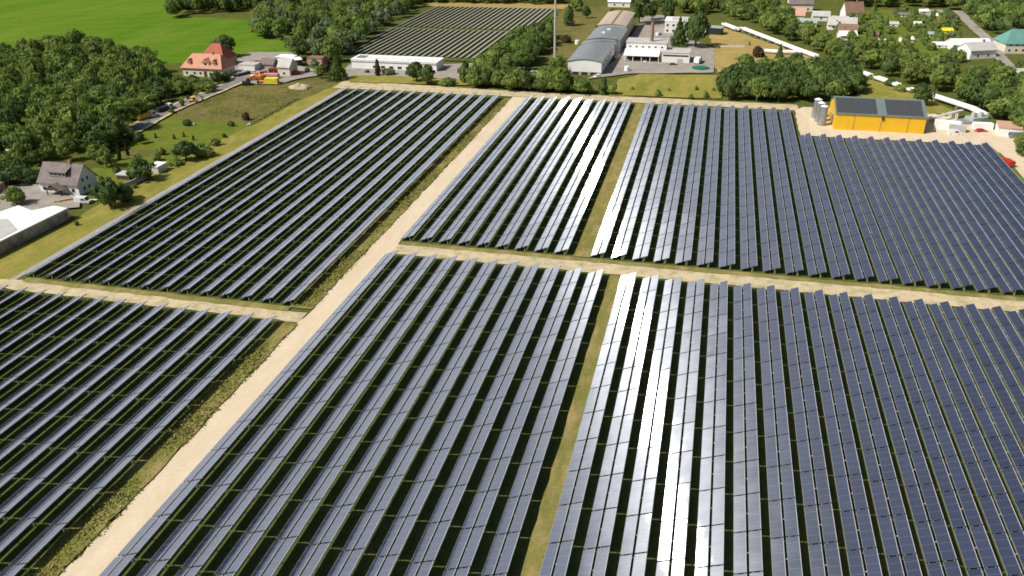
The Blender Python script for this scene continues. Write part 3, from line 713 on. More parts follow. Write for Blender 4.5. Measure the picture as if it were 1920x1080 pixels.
# white gabled house at the left
t, ro = gable_house('white gabled house with brown grey roof, wide dormer and dark porch', -194.6, 195.0, 0, 13.6, 8.3, 3.9, 8.4, roof='slate_roof', oh=.6,
    wins=((.12,1),(.25,1),(.86,1)), side=((.3,2),(.55,2)))
m = MB(); m.m = Matrix.Translation((3.6, 0, 0))
m.prof([(0,0),(6.2,0),(6.2,1.6),(0,1.6)], 1.15, 4.2); m.m = Matrix.Translation((3.6, 0, 5.0)); 
d = MB(); d.box(3.8, 9.6, 1.0, 4.1, 5.2, 6.75); dm = d.build('dormer', ['dark_wood'], t)
r = MB(); r.face([(3.4,.5,6.7),(10.0,.5,6.7),(10.0,4.3,8.1),(3.4,4.3,8.1)]); r.face([(3.4,.5,6.9),(10.0,.5,6.9),(10.0,4.3,8.3),(3.4,4.3,8.3)][::1])
r.face([(3.4,.5,6.7),(3.4,.5,6.9),(10.0,.5,6.9),(10.0,.5,6.7)][::-1]); r.face([(10.0,.5,6.7),(10.0,.5,6.9),(10,4.3,8.3),(10,4.3,8.1)]); r.face([(3.4,.5,6.7),(3.4,4.3,8.1),(3.4,4.3,8.3),(3.4,.5,6.9)])
r.build('dormer_roof', ['slate_roof'], dm)
for i in range(4): window(t, 4.6+1.4*i, 5.5, 1.1, .95, 1.0)
p = MB()
for q in (4.6, 9.2): p.box(q-.12, q+.12, -2.6, -2.36, 0, 2.4)
p.prof([(4.0,2.4),(9.8,2.4),(6.9,3.9)], -2.9, 0); p.build('porch', ['dark_wood'], t)
r = MB()
for s in (0, 1):
    xa, xb = (3.8, 6.9) if s == 0 else (10.0, 6.9)
    r.face([(xa,-3.1,2.5),(xb,-3.1,4.1),(xb,.05,4.1),(xa,.05,2.5)] if s else [(xb,-3.1,4.1),(xa,-3.1,2.5),(xa,.05,2.5),(xb,.05,4.1)])
r.build('porch_roof', ['slate_roof'], t); door(t, 6.9, 1.2, 2.1, 0)
MB().box(-2.6, 0, 3.0, 6.5, 0, 3.2).build('extension', ['white_render'], t)
# flat roofed building at the left edge
E1 = g(124.5,391,3.2); Q = lambda x, y: tuple(g(x, y, 3.3).xy)
poly = [(-172.4,150), Q(124.5,391), Q(99.9,386.6), Q(58,395.7), Q(33.7,386), Q(-60,419), (-215,150)]; print('FLAT', poly)
wn = [(173.5+i*2.0, 1.5, 1.1, 1.0, -172.4+.06, 'r') for i in range(3)]
t, ro = flat_building('long low building with bright white flat roof and stained walls', poly, 3.1, 'stained_wall', 'bright_roof', wins=wn, name='workshop_building')
c = t.location; MB().prism([(-172.9-c.x,150.5-c.y),(-173.2-c.x,162.5-c.y),(-181.4-c.x,168.3-c.y),(-205-c.x,160-c.y),(-205-c.x,150.5-c.y)], 3.42, 3.5).build('grey_membrane', ['pale_roof'], ro)
m = MB(); m.box(-172.3-c.x, -172.22-c.x, 172-c.y, 180.2-c.y, .1, 3.0); m.build('white_facing', ['white_render'], t)
flat_building('tiny garden shed with bright white sloping roof beside the dark bush', [(-173.2,217.5),(-169.6,217.5),(-169.6,222.2),(-173.2,222.2)], 2.2, 'cream_render', 'bright_roof', 'shed', 'shed')
flat_building('small white roofed shed almost hidden among the trees at the left edge', [(-231,222),(-226,222),(-226,226.5),(-231,226.5)], 2.6, 'concrete', 'bright_roof', 'shed', 'shed')
flat_building('low grey roofed shed beside the garden wall', [(-178.5,209),(-174.0,209),(-174.0,212.5),(-178.5,212.5)], 2.0, 'dark_wood', 'pale_roof', 'shed', 'shed')
flat_building('dark roofed lean-to cut by the left edge of the photo', [(-212,186),(-206.5,186),(-206.5,194),(-212,194)], 2.6, 'brick', 'slate_roof', 'shed', 'shed')
def wall_run(label, pts, h, w, m, name='wall', cat='wall'):
    c = Vector(pts[0]); b = MB(); q = band([(p[0]-c[0], p[1]-c[1]) for p in pts], w); b.prism([tuple(v) for v in q], 0, h)
    k = MB(); q = band([(p[0]-c[0], p[1]-c[1]) for p in pts], w+.12); k.prism([tuple(v) for v in q], h+.003, h+.1)
    t = thing(name, label, cat, (c[0], c[1], 0)); b.build('panel', [m], t); k.build('coping', [m], t)
wall_run('light garden wall along the meadow strip right of the white house', [(-172.4,201.5),(-171.0,205),(-170.6,213)], 1.8, .2, 'concrete', 'garden_wall')
wall_run('dark retaining wall along the street below the villa', [(-221,336),(-216.5,341),(-212.5,352)], 1.8, .3, 'dark_wood', 'street_wall')

# villa and farm
t, ro = gable_house('large villa with orange tiled hipped roof and pale walls', -243.0, 344.0, 0, 20.5, 11.5, 4.4, 9.3, 'cream_render', 'orange_tile', .14,
    oh=.7, wins=((.1,1),(.3,1),(.45,1),(.7,1),(.88,1)), side=((.3,1),(.7,1)))
for xx, w in ((12.2, 3.4), (3.6, 1.4), (16.6, 1.4)):
    d = MB(); d.box(xx-w/2, xx+w/2, .6, 3.6, 4.9, 6.6).build('dormer', ['cream_render'], ro)
    r = MB(); r.prof([(xx-w/2-.3,6.6),(xx+w/2+.3,6.6),(xx,7.6+.2*w)], .3, 4.2); r.build('dormer_roof', ['orange_tile'], t)
    window(t, xx, 5.2, w*.45, 1.1, .6)
door(t, 11.8, 1.6, 2.5, 0)
gable_house('red roofed house standing right behind the orange roofed villa', -245, 362, 0, 13, 12, 4.5, 10.5, 'rose', 'red_tile', .32, wins=((.3,1),(.7,1)), side=((.5,1),), chim=False)
gable_house('pale farm house with its gable towards the slim green tree', -197.5, 351, 0, 6, 8, 4.6, 7.6, 'cream_render', 'pale_roof', wins=((.5,2),), side=((.3,1),(.7,1)), chim=False)
flat_building('low shed with pale flat roof at the back of the farm yard', [(-213,378),(-204,378),(-204,385),(-213,385)], 2.8, 'concrete', 'bright_roof', 'shed', 'shed')
flat_building('wide farm shed with pale roof and dark open side', [(-205,366),(-196.5,374),(-201,380),(-209.5,372)], 3.0, 'dark_wood', 'bright_roof', 'shed', 'shed')
flat_building('reddish farm shed below the brown tree', [(-196,378),(-188,378),(-188,384),(-196,384)], 3.0, 'rose', 'brown_tile', 'shed', 'shed')
flat_building('long grey garage beside the villa yard', [(-222,358),(-213.5,358),(-213.5,364),(-222,364)], 3.0, 'white_render', 'pale_roof', 'garage', 'garage')
gable_house('brown roofed shed among the farm containers', -214, 364, 0, 7, 6, 2.6, 4.6, 'concrete', 'slate_roof', wins=(), side=(), chim=False, cat='shed', name='shed')

# white long hall below the distant module field
t, ro = flat_building('long low white hall with white roof and a line of skylights', [(-169.9,372.6),(-126.9,372.6),(-126.9,383.6),(-169.9,383.6)], 4.5, 'white_metal', 'bright_roof', 'hall', 'hall', .4)
c = t.location
for i in range(9): MB().box(-163+i*4-c.x, -160.6+i*4-c.x, 375.6-c.y, 376.5-c.y, 4.8, 4.95).build('skylight', ['pale_roof'], ro)
for i in range(3): MB().box(-168.5+i*1.7-c.x, -167.6+i*1.7-c.x, 375.5-c.y, 381-c.y, 4.8, 4.95).build('skylight', ['dark_void'], ro)
MB().box(-170.0-c.x, -126.8-c.x, 372.3-c.y, 372.6-c.y, 3.75, 4.1).build('eave_band', ['pale_roof'], t)
for i in range(6): window(t, -158+i*4.2-c.x, .8, 2.2, 1.4, 372.6-c.y)
flat_building('small low white house half hidden behind the tree belt', [(-80.5,366.5),(-74,366.5),(-74,371),(-80.5,371)], 3, 'white_render', 'pale_roof', 'house', 'house', wins=((-77.2,1,1.2,1.2,366.5,'f'),))

# grey works halls
t, ro = arch_hall('front grey roofed hall with broad white gable end', -65.6, 380.8, 15.6, 48, 6.0, 1.1, 'white_metal', 'grey_roof')
MB().box(0, 15.6, -.12, -.003, 0, 1.5).build('base_band', ['concrete'], t)
for i in range(3): MB().box(2.2+i*4.2, 5.0+i*4.2, -.2, -.12, .1, 1.3).build('door', ['dark_void'], t)
for i in range(5): window(t, 6+i*9, 3.2, 3.4, 1.1, 15.6, 'r')
t, ro = arch_hall('middle grey roofed hall with two white roof vents', -64.6, 430, 17, 34, 6.6, 1.3, 'pale_roof', 'grey_roof')
for q in ((7.0, 12), (8.5, 22)): MB().box(q[0]-.9, q[0]+.9, q[1]-.6, q[1]+.6, 7.8, 8.8).build('roof_vent', ['white_metal'], ro)
t, ro = arch_hall('rear hall with tan double pitched roof and dark centre line', -63.8, 464.8, 15.2, 46, 8.0, 1.0, 'cream_render', 'tan_roof')
MB().box(7.1, 8.3, -.2, 46.2, 9.26, 9.36).build('ridge_light', ['brown_tile'], ro)
for i in range(4): window(t, 6+i*11, 3.5, 3.4, 1.4, 15.2, 'r')
# white works office with canopy
t = thing('office_building', 'white works building with open dark carports and tall brown chimney', 'building', (-43, 412, 0))
MB().box(0, 19.8, 6.6, 18.5, 0, 8.2).build('wall', ['white_render'], t)
ro = MB().box(-.3, 20.1, 6.3, 18.8, 8.2, 8.5).build('roof', ['pale_roof'], t)
m = MB(); m.prof([(0,0),(0,0)], 0, 0) if 0 else None
m.m = Matrix.Rotation(pi/2, 4, 'Z'); 
can = MB(); can.face([(-.4,-.8,3.5),(16.8,-.8,3.5),(16.8,6.57,5.2),(-.4,6.57,5.2)]); can.face([(-.4,-.8,3.2),(-.4,6.57,4.9),(16.8,6.57,4.9),(16.8,-.8,3.2)])
can.face([(-.4,-.8,3.2),(16.8,-.8,3.2),(16.8,-.8,3.5),(-.4,-.8,3.5)]); can.face([(16.8,-.8,3.2),(16.8,6.57,4.9),(16.8,6.57,5.2),(16.8,-.8,3.5)]); can.face([(-.4,6.57,4.9),(-.4,-.8,3.2),(-.4,-.8,3.5),(-.4,6.57,5.2)])
can.build('canopy', ['white_metal'], t)
for i in range(5): MB().box(-.1+4.15*i, .2+4.15*i, -.4, -.1, 0, 3.3).build('canopy_post', ['white_metal'], t)
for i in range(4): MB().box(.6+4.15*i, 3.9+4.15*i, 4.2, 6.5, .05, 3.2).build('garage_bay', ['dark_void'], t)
for i in range(6): window(t, 2+i*3.1, 5.9, 1.2, .9, 6.6)
MB().tube((12,10.5,8.5), (12,10.5,17.5), .95, .75, 12).build('chimney', ['brick'], ro)
t, ro = flat_building('low white annex with a dark window band beside the carports', [(-24.9,412.4),(-11.6,412.4),(-11.6,424),(-24.9,424)], 5.0, 'white_render', 'pale_roof', 'building', 'annex')
c = t.location; MB().box(-24.3-c.x, -12.2-c.x, 412.3-c.y, 412.4-c.y, 3.5, 4.2).build('window_band', ['glass'], t); door(t, 2.2, 2.6, 2.4, -5.8, 'pale_roof')
t, ro = flat_building('pale office block half hidden behind two dark trees', [(-29.2,491),(-6,491),(-6,506),(-29.2,506)], 7.0, 'white_render', 'white_metal', 'building', 'office_building')
c = t.location
for i in range(7):
    for s in (0, 1): window(t, -10+i*3.3, 1.2+3*s, 1.4, 1.4, -7.5)
MB().box(-8, 1, -5, 5, 7.32, 7.5).build('roof_deck', ['pale_roof'], ro)
flat_building('small sage roofed extension at the right of the pale office block', [(-5.6,492),(2.5,490),(3.5,497),(-5.6,499)], 4.0, 'dark_void', 'sage', 'building', 'annex')

# yellow energy hall
t = thing('energy_hall', 'bright yellow hall with dark solar panels on its grey green roof', 'hall', (44.6, 310.4, 0)); L, D, hw, hr = 30.2, 19.0, 6.3, 9.7
m = MB(); m.prism([(0,0),(L,0),(L,D),(0,D)], 0, hw); m.face([(L,0,hw),(L,D,hw),(L,D*.56,hr)]); m.face([(0,D,hw),(0,0,hw),(0,D*.56,hr)])
m.build('wall', ['hall_yellow'], t)
R0 = D*.56; k = (hr-hw)/R0
r = MB(); r.face([(-.3,-.4,hw-.4*k+.2),(L+.3,-.4,hw-.4*k+.2),(L+.3,R0,hr+.2),(-.3,R0,hr+.2)]); r.face([(L+.3,D+.4,hw),(-.3,D+.4,hw),(-.3,R0,hr+.2),(L+.3,R0,hr+.2)])
r.face([(-.3,-.4,hw-.4*k-.1),(L+.3,-.4,hw-.4*k-.1),(L+.3,-.4,hw-.4*k+.2),(-.3,-.4,hw-.4*k+.2)])
for xx in (-.3, L+.3): r.face([(xx,-.4,hw-.4*k-.1),(xx,R0,hr-.1),(xx,R0,hr+.2),(xx,-.4,hw-.4*k+.2)]); r.face([(xx,D+.4,hw-.3),(xx,R0,hr-.1),(xx,R0,hr+.2),(xx,D+.4,hw)])
ro = r.build('roof', ['hall_roof'], t)
for a, b in ((.2, 13.9), (17.0, 29.2)):
    m = MB(); y0, y1 = .1, R0*.90; z = lambda y: hw+y*k+.32
    m.face([(a,y0,z(y0)),(b,y0,z(y0)),(b,y1,z(y1)),(a,y1,z(y1))]); m.face([(a,y0,z(y0)-.1),(b,y0,z(y0)-.1),(b,y0,z(y0)),(a,y0,z(y0))]); m.build('solar_panel', ['pv_blue'], ro)
for x in (6.5, 15.6, 24.6): MB().box(x-.09, x+.09, -.05, -.002, .1, hw-.3).build('wall_joint', ['brown_tile'], t)
MB().box(15.6, 16.3, -.4, -.06, 4.6, 5.7).build('wall_lamp', ['machine_dark'], t)
MB().box(1.2, 4.6, -.08, -.003, 0, 4.3).build('gate', ['hall_yellow'], t)
MB().box(-.1, -.003, 6.0, 9.5, 0, 4.2).build('gate', ['pale_roof'], t)
ODT = ['nearest', 'middle', 'farthest']
for i, (x, y) in enumerate([(40.9,315.0),(40.3,319.8),(39.6,324.8)]):
    k = thing('storage_tank', f'tall silver cylinder tank left of the yellow hall, {ODT[i]} of three', 'tank', (x, y, 0), 0, 'storage tanks at the yellow hall')
    MB().tube((0,0,0), (0,0,7.4), 1.4, 1.4, 20).build('tank_shell', ['tank_steel'], k, True)
    MB().tube((0,0,7.4), (0,0,7.9), 1.4, .3, 20).build('tank_top', ['white_metal'], k)
    MB().tube((-1.65,-.3,0), (-1.65,-.3,7.8), .06, .06, 6).build('ladder', ['machine_dark'], k)

# pipeline
def pipeline(label, pts, r=.72, z=1.7, group=None, w=.9):
    t = thing('heat_pipeline', label, 'pipeline', (pts[0][0], pts[0][1], 0), 0, group); o = Vector((pts[0][0], pts[0][1], 0))
    P = [Vector((p[0], p[1], 0))-o for p in pts]
    for s in (-1, 1):
        m = MB()
        for a, b in zip(P[:-1], P[1:]):
            d = (b-a).normalized(); nn = Vector((-d.y, d.x, 0))*s*w; up = Vector((0,0,z)); m.tube(a+nn+up-d*.2, b+nn+up+d*.2, r, r, 10)
        m.build('pipe', ['pipe_white'], t, True)
    for a, b in zip(P[:-1], P[1:]):
        L = (b-a).length; n = max(1, int(L/7)); d = (b-a).normalized(); nn = Vector((-d.y, d.x, 0))
        for i in range(n):
            c = a+(b-a)*((i+.5)/n); m = MB(); m.m = Matrix.Translation(c) @ Matrix.Rotation(math.atan2(d.y, d.x), 4, 'Z'); m.box(-.2,.2,-2.0,2.0,0,z-r+.02); m.build('support', ['concrete'], t)
pipeline('long straight white twin pipeline along the straw field', [(3.6,520),(11.1,504),(14.4,507),(40.2,451.7),(49,434.6)])
pipeline('short branch of the white pipeline with a tree standing before it', [(24.6,444.8),(33,443.0),(41.6,444.5)], .75, 1.5)
pipeline('broken white pipeline showing through the trees above the yellow hall', [(64.8,402.9),(72.5,389),(81.6,371.7)])
pipeline('white pipeline running down into the pipe station right of the yellow hall', [(86.3,366.1),(92.5,355.5),(98.4,345.4),(100.8,336.5)])
pipeline('thin pale pipe linking the yellow hall with the pipe station', [(76.5,321.5),(86,331),(93,338)], .28, 2.6, w=.35)
t = thing('pipe_station', 'grey green pipe station of tanks and pipes under the pipeline end', 'pipe station', (94.5, 327, 0), .45)
MB().box(0, 6.5, 0, 4.4, 0, 2.4).build('housing', ['sage'], t)
for i in range(3): MB().tube((-4.2,.6+1.5*i,1.1), (-.05,.6+1.5*i,1.1), .5, .5, 10).build('pipe', ['steel'], t, True)
for i in range(2): MB().tube((1.6+3*i,2.2,2.4), (1.6+3*i,2.2,4.0), .8, .8, 12).build('tank', ['pale_roof'], t, True)
flat_building('small white plant building with pink roof and blue grey front', [(99.4,313.2),(107.0,312.2),(108.6,321.0),(100.8,322.0)], 3.2, 'white_render', 'pink_roof', 'building', 'plant_building', wins=((103.2,.8,1.4,1.4,312.5,'f'),))
MB_ = thing('blue_screen', 'blue grey screen wall before the pink roofed plant building', 'wall', (102.5, 310.6, 0)); MB().box(0, 5.6, 0, .25, .2, 2.6).build('panel', ['blue_grey'], MB_)
for x in (.1, 2.7, 5.3): MB().box(x, x+.2, .26, .46, 0, 2.7).build('post', ['steel'], MB_)

def container(label, x, y, rz, m, L=6.06, w=2.44, h=2.6, name='container', cat='container', group=None):
    t = thing(name, label, cat, (x, y, 0), rz, group)
    b = MB(); b.box(0, L, 0, w, .12, h); 
    for i in range(int(L/.5)): b.box(.25+i*.5, .42+i*.5, -.04, 0, .3, h-.15, 0, 'k')
    b.build('shell', [m], t)
    for yy in (.1, w-1.22): MB().box(L, L+.05, yy, yy+1.1, .25, h-.12).build('door', [m], t)
    f = MB()
    for xx in (-.02, L-.12): f.box(xx, xx+.16, -.06, w+.06, 0, .12); 
    f.build('base_frame', ['machine_dark'], t); return t
container('large cream white container on the sand right of the yellow hall', 79.6, 318.2, -.2, 'white_metal', 8.5, 3.2, 3.2)
container('smaller grey white container joined behind the cream one', 84.0, 315.6, -.2, 'pale_roof', 5.5, 2.6, 2.8)
container('long white container beside the pink roofed plant building', 93.4, 320.5, .05, 'white_metal', 6.5, 2.4, 2.4)
container('bright yellow container at the edge of the farm yard', -196.0, 335.2, .1, 'bright_yellow', 6.0, 2.6, 2.8)
container('long dark red container in the farm yard', -203.8, 353.5, .35, 'oxide_red', 9.5, 2.6, 2.8)
container('rose coloured container between the diggers', -201.5, 344.0, .1, 'rose', 7.0, 2.6, 2.6)
container('low orange skip in front of the rose container', -200.2, 335.6, 0, 'machine_orange', 4.0, 2.2, 1.4, 'skip', 'skip')

def wheels(t, xs, w, r):
    for x in xs:
        for s in (-1, 1):
            k = MB().tube((x, s*w-.11, r), (x, s*w+.11, r), r, r, 14).build('wheel', ['black_rubber'], t)
            MB().tube((x, s*(w+.115), r), (x, s*(w+.13), r), r*.55, r*.5, 10).build('rim', ['steel'], k)
def car(label, x, y, rz, m, van=False, group=None):
    t = thing('parked_car' if not van else 'van', label, 'van' if van else 'car', (x, y, 0), rz, group); h = 2.0 if van else 1.45
    b = MB()
    if van: b.prof([(-2.3,.35),(2.3,.35),(2.3,1.0),(1.55,1.1),(1.1,h),(-2.3,h)], -.9, .9)
    else:
        b.prof([(-2.1,.32),(2.1,.32),(2.15,.7),(1.15,.88),(-1.95,.92),(-2.15,.6)], -.86, .86)
        b.prof([(-1.75,.91),(1.1,.88),(.35,h),(-1.25,h)], -.72, .72)
    b.build('body', [m], t)
    w = MB(); a, c = ((-.2, 1.0) if van else (-1.2, .45)); zz = (1.15, h-.25) if van else (.98, h-.12); yy = .905 if van else .735
    for s in (-1, 1): w.face([(a,s*yy,zz[0]),(c+.25,s*yy,zz[0]),(c-.1,s*yy,zz[1]),(a+.2,s*yy,zz[1])])
    if van: w.face([(1.52,-.75,1.18),(1.52,.75,1.18),(1.16,.75,h-.08),(1.16,-.75,h-.08)])
    else: w.face([(1.08,-.66,.96),(1.08,.66,.96),(.45,.66,h-.06),(.45,-.66,h-.06)]); w.face([(-1.72,-.66,1.0),(-1.38,-.66,h-.06),(-1.38,.66,h-.06),(-1.72,.66,1.0)])
    w.build('windows', ['glass'], t); wheels(t, (-1.35, 1.35), .80, .33)
    for s in (-1, 1): MB().box(2.12 if not van else 2.3, 2.19 if not van else 2.34, s*.62-.16, s*.62+.16, .55, .7).build('headlight', ['white_metal'], t)
    return t
def truck(label, x, y, rz, cabm, boxm, tip=False):
    t = thing('truck', label, 'truck', (x, y, 0), rz)
    c = MB(); c.prof([(1.7,.6),(3.8,.6),(3.85,1.7),(3.5,2.9),(1.7,2.9)], -1.2, 1.2); cb = c.build('cab', [cabm], t)
    w = MB(); w.face([(3.84,-1.0,1.8),(3.84,1.0,1.8),(3.54,1.0,2.75),(3.54,-1.0,2.75)])
    for s in (-1, 1): w.face([(2.3,s*1.21,1.75),(3.6,s*1.21,1.75),(3.4,s*1.21,2.65),(2.3,s*1.21,2.65)])
    w.build('windows', ['glass'], cb)
    b = MB(); b.box(-3.9, 1.5, -1.25, 1.25, 1.0, 2.4 if tip else 3.2)
    b.build('cargo_box', [boxm], t); MB().box(-3.9, 3.6, -.5, .5, .6, .95).build('chassis', ['machine_dark'], t)
    wheels(t, (-3.0, -1.8, 2.8), 1.08, .5); return t
def digger(label, x, y, rz, m, s=1.0):
    t = thing('excavator', label, 'excavator', (x, y, 0), rz); t.scale = (s, s, s)
    for q in (-1, 1):
        k = MB(); k.prof([(-1.7,.15),(-1.4,0),(1.4,0),(1.7,.15),(1.75,.5),(1.4,.8),(-1.4,.8),(-1.75,.5)], q*1.0-.28, q*1.0+.28); k.build('track', ['black_rubber'], t)
    MB().box(-1.8, 1.3, -1.15, 1.15, .95, 1.9).build('body', [m], t)
    c = MB(); c.prof([(.0,1.9),(1.3,1.9),(1.2,3.1),(.1,3.1)], -1.1, -.1); cb = c.build('cab', [m], t)
    MB().prof([(.15,2.1),(1.2,2.1),(1.1,2.95),(.2,2.95)], -1.13, -.07).build('windows', ['glass'], cb)
    b = MB(); b.m = Matrix.Translation((0, .35, 0))
    b.prof([(1.0,1.7),(1.3,1.5),(3.4,3.9),(3.2,4.3)], -.18, .18); b.build('boom', [m], t)
    b = MB(); b.m = Matrix.Translation((0, .35, 0)); b.prof([(3.1,4.3),(3.5,4.1),(4.9,1.9),(4.6,1.7)], -.14, .14); b.build('arm', [m], t)
    b = MB(); b.m = Matrix.Translation((0, .35, 0)); b.prof([(4.5,1.8),(5.0,1.7),(5.1,.9),(4.5,.6),(4.1,1.0)], -.5, .5); b.build('bucket', ['machine_dark'], t)
    return t
truck('yellow tipper truck with white cab at the lower end of the street', -213.4, 273.5, 1.25, 'car_white', 'machine_yellow', True)
truck('white truck with dark load bed behind the yellow one', -213.2, 285.0, 1.35, 'car_white', 'machine_dark', True)
digger('yellow excavator standing halfway up the street', -209.6, 299.5, .6, 'machine_yellow', .85)
digger('dark excavator at the top end of the street', -203.2, 332.4, .3, 'machine_dark', 1.05)
digger('orange excavator beside the rose container', -204.0, 341.5, 1.9, 'machine_orange', 1.15)
car('black car with light windscreen parked left of the white house', -203.0, 198.2, .35, 'car_black')
car('white van parked on the grass at the right corner of the white house', *g(157,381).xy, .1, 'car_white', True)
car('white van standing before the cream container', 85.3, 312.2, 0, 'car_white', True)
truck('red truck parked on the grass beside the last collector row', 93.6, 279.8, 1.9, 'car_red', 'car_red').scale = (.72,.72,.72)
car('red car in front of the long white container', 95.2, 317.6, .4, 'car_red')
car('white car parked in the middle bay of the carports', -33.0, 413.6, -1.57, 'car_white')
car('white van between the grey halls and the works building', -43.6, 447, 1.3, 'car_white', True)
car('dark car in front of the white annex', -18.8, 407.6, .1, 'car_black')
car('white car parked at the right side wall of the front grey hall', -47.5, 421.5, 1.5, 'car_white')
car('white car in front of the gable of the front grey hall', -50.3, 376.2, .5, 'car_white')
truck('dark red truck with white box beside the white annex', -7.6, 414.5, 1.4, 'oxide_red', 'white_metal')
car('pale car at the left end of the pale office block', -32.0, 484.5, 1.2, 'car_white', True)
car('light car on the farm road behind the long garage', -212.2, 354.8, .2, 'car_white')
# small things
t = thing('trampoline', 'round green trampoline at the right end of the works yard', 'trampoline', (-5.9, 402.3, 0))
MB().tube((0,0,.85), (0,0,.95), 4.0, 4.0, 28).build('mat', ['pool_green'], t)
for i in range(6): a = i*pi/3; MB().tube((3.9*cos(a),3.9*sin(a),0), (3.9*cos(a),3.9*sin(a),.85), .06, .06, 6).build('leg', ['steel'], t)
def pile(label, x, y, r, h, m, name, cat, seed=1): tag(MB().blob((x, y, -.15*h), (r[0], r[1], h), seed, 0, 20, 12, .10).build(name, [m], None, True), label, cat)
pile('pale sand heap on the dry meadow near the farm', *g(563,165).xy, (5.5,4.0), 2.1, 'sand_heap', 'sand_heap', 'heap')
pile('small pale boulder at the bend of the meadow ditch', *g(468,234).xy, (1.0,.8), .9, 'concrete', 'boulder', 'stone', 4)
t = thing('trough', 'little white trough on the meadow beside a dark bush', 'trough', (*g(361,235).xy, 0)); MB().box(-1.0,1.0,-.5,.5,.25,.8).build('basin', ['white_metal'], t)
for x in (-.8,.8): MB().box(x-.1,x+.1,-.4,.4,0,.25).build('foot', ['concrete'], t)
for i, (px, py, rz) in enumerate([(118,381,.5),(128,379,.6),(138,377,.55),(107,383,.3)]):
    t = thing('timber_stack', f'yellow board stack before the white gabled house, '+(f'{ORD[i]} from left of three bigger ones' if i < 3 else 'smallest and farthest left'), 'timber', (*g(px, py).xy, 0), rz)
    m = MB(); s = 1 if i < 3 else .6
    for k in range(3):
        for j in range(4): m.box(-2.2*s, 2.2*s, -.7+.36*j, -.4+.36*j, .15+.2*k, .31+.2*k)
    m.build('boards', ['lumber'], t)
    for x in (-1.2, 1.2): MB().box(x*s-.08, x*s+.08, -.75, .75, 0, .149).build('bearer', ['dark_wood'], t)
t = thing('lounger', 'small pale garden bench right of the white van', 'bench', (*g(178,377).xy, 0)); MB().box(-.9,.9,-.3,.3,.4,.5).build('seat', ['cream_render'], t)
for x in (-.7,.7): MB().box(x-.06,x+.06,-.25,.25,0,.4).build('leg', ['dark_wood'], t)
# mast
t = thing('mast', 'tall slim pale steel mast between the tree clump and the grey halls', 'mast', (-77.1, 408.6, 0))
MB().box(-1.2,1.2,-1.2,1.2,0,.5).build('foundation', ['concrete'], t); MB().tube((0,0,.5), (0,0,52), .62, .34, 12).build('shaft', ['lattice'], t, True)
for z in (36, 44): MB().tube((0,0,z), (0,0,z+.3), .9, .9, 12).build('platform', ['steel'], t)
def lamp(label, x, y):
    t = thing('street_lamp', label, 'street lamp', (x, y, 0)); MB().tube((0,0,0), (0,0,6), .11, .07, 8).build('pole', ['concrete'], t)
    MB().tube((0,0,5.9), (1.0,0,6.2), .05, .05, 6).build('arm', ['steel'], t); MB().box(.8,1.5,-.12,.12,6.12,6.28).build('lamp_head', ['steel'], t)
lamp('lamp post at the upper street corner beside the dark excavator', *g(448,161).xy)
lamp('lamp post at the lower end of the street by the wood', *g(243,246).xy)
flat_building('white box kiosk on the street edge below the villa garden', [tuple(g(396,166).xy), (g(396,166).x+2, g(396,166).y), (g(396,166).x+2, g(396,166).y+2), (g(396,166).x, g(396,166).y+2)], 1.8, 'white_metal', 'pale_roof', 'kiosk', 'kiosk', .1)
wall_run('pale low wall between straw field and works meadow', [(1.0,456.6),(14.9,457.7)], 1.2, .4, 'cream_render', 'field_wall')
for i, (px, py) in enumerate([(1157,134),(1120,86)]):
    p = g(px, py); k = thing('cylinder_tank', ['white round tank beside the right wall of the front grey hall', 'white round tank left of the middle grey hall'][i], 'tank', (p.x+(4.5 if i == 0 else -11), p.y, 0))
    MB().tube((0,0,.3), (0,0,2.6), 1.2, 1.2, 14).build('shell', ['white_metal'], k, True); MB().tube((0,0,0), (0,0,.299), 1.3, 1.3, 14).build('plinth', ['concrete'], k)

# far houses beyond the pipeline
gable_house('white house with a tall gable facing the gardens at the top', 74.5, 548, .25, 11, 9, 5.5, 11, 'white_render', 'brown_tile', wins=((.3,1),(.7,1)), side=((.3,2),(.6,2)))
gable_house('brownish house with cream gable at the top edge of the photo', 44.0, 584, .1, 15, 10, 5, 10, 'cream_render', 'slate_roof', side=((.5,2),))
gable_house('pink brown roofed house below the house at the top edge', 36.5, 553, -.1, 15, 9, 2.8, 6.5, 'cream_render', 'pink_roof', wins=((.5,1),), side=(), chim=False)
gable_house('grey brown roofed bungalow among the allotments', 62, 520, -.05, 15.5, 9, 3, 6.5, 'white_render', 'pale_roof', side=((.5,1),), chim=False)
gable_house('flat pitched grey cottage behind the grey brown bungalow', 56, 550, 0, 10, 8, 3, 5.2, 'white_render', 'pale_roof', wins=((.5,1),), side=(), chim=False)
gable_house('long grey roofed cottage left of the white gable house', 66, 536, 0, 9, 7, 2.8, 4.8, 'white_render', 'pale_roof', wins=((.5,1),), side=(), chim=False)
gable_house('small cottage with grey brown roof right below the bungalow', 66, 503, -.05, 10, 8, 2.8, 5.6, 'white_render', 'brown_tile', wins=((.5,1),), side=(), chim=False)
gable_house('white walled low cottage at the corner of the gardens', 65.5, 488, .2, 9, 6, 2.6, 4.4, 'white_render', 'white_metal', wins=((.3,1),(.7,1)), side=(), chim=False)
gable_house('pale green roofed cottage between trees left of the bungalow', 47, 527, 0, 9.5, 7, 2.6, 4.4, 'cream_render', 'sage', wins=((.5,1),), side=(), chim=False)
gable_house('big house with green roof at the right edge of the photo', 141, 466, .15, 22, 14, 5, 10.5, 'cream_render', 'green_roof', .2, wins=((.1,2),(.25,2),(.4,2),(.6,2)), side=())
gable_house('white house low at the right edge below the street', 126, 394, .2, 15, 9, 3.2, 6.4, 'white_render', 'pale_roof', wins=((.3,1),(.7,1)), side=())
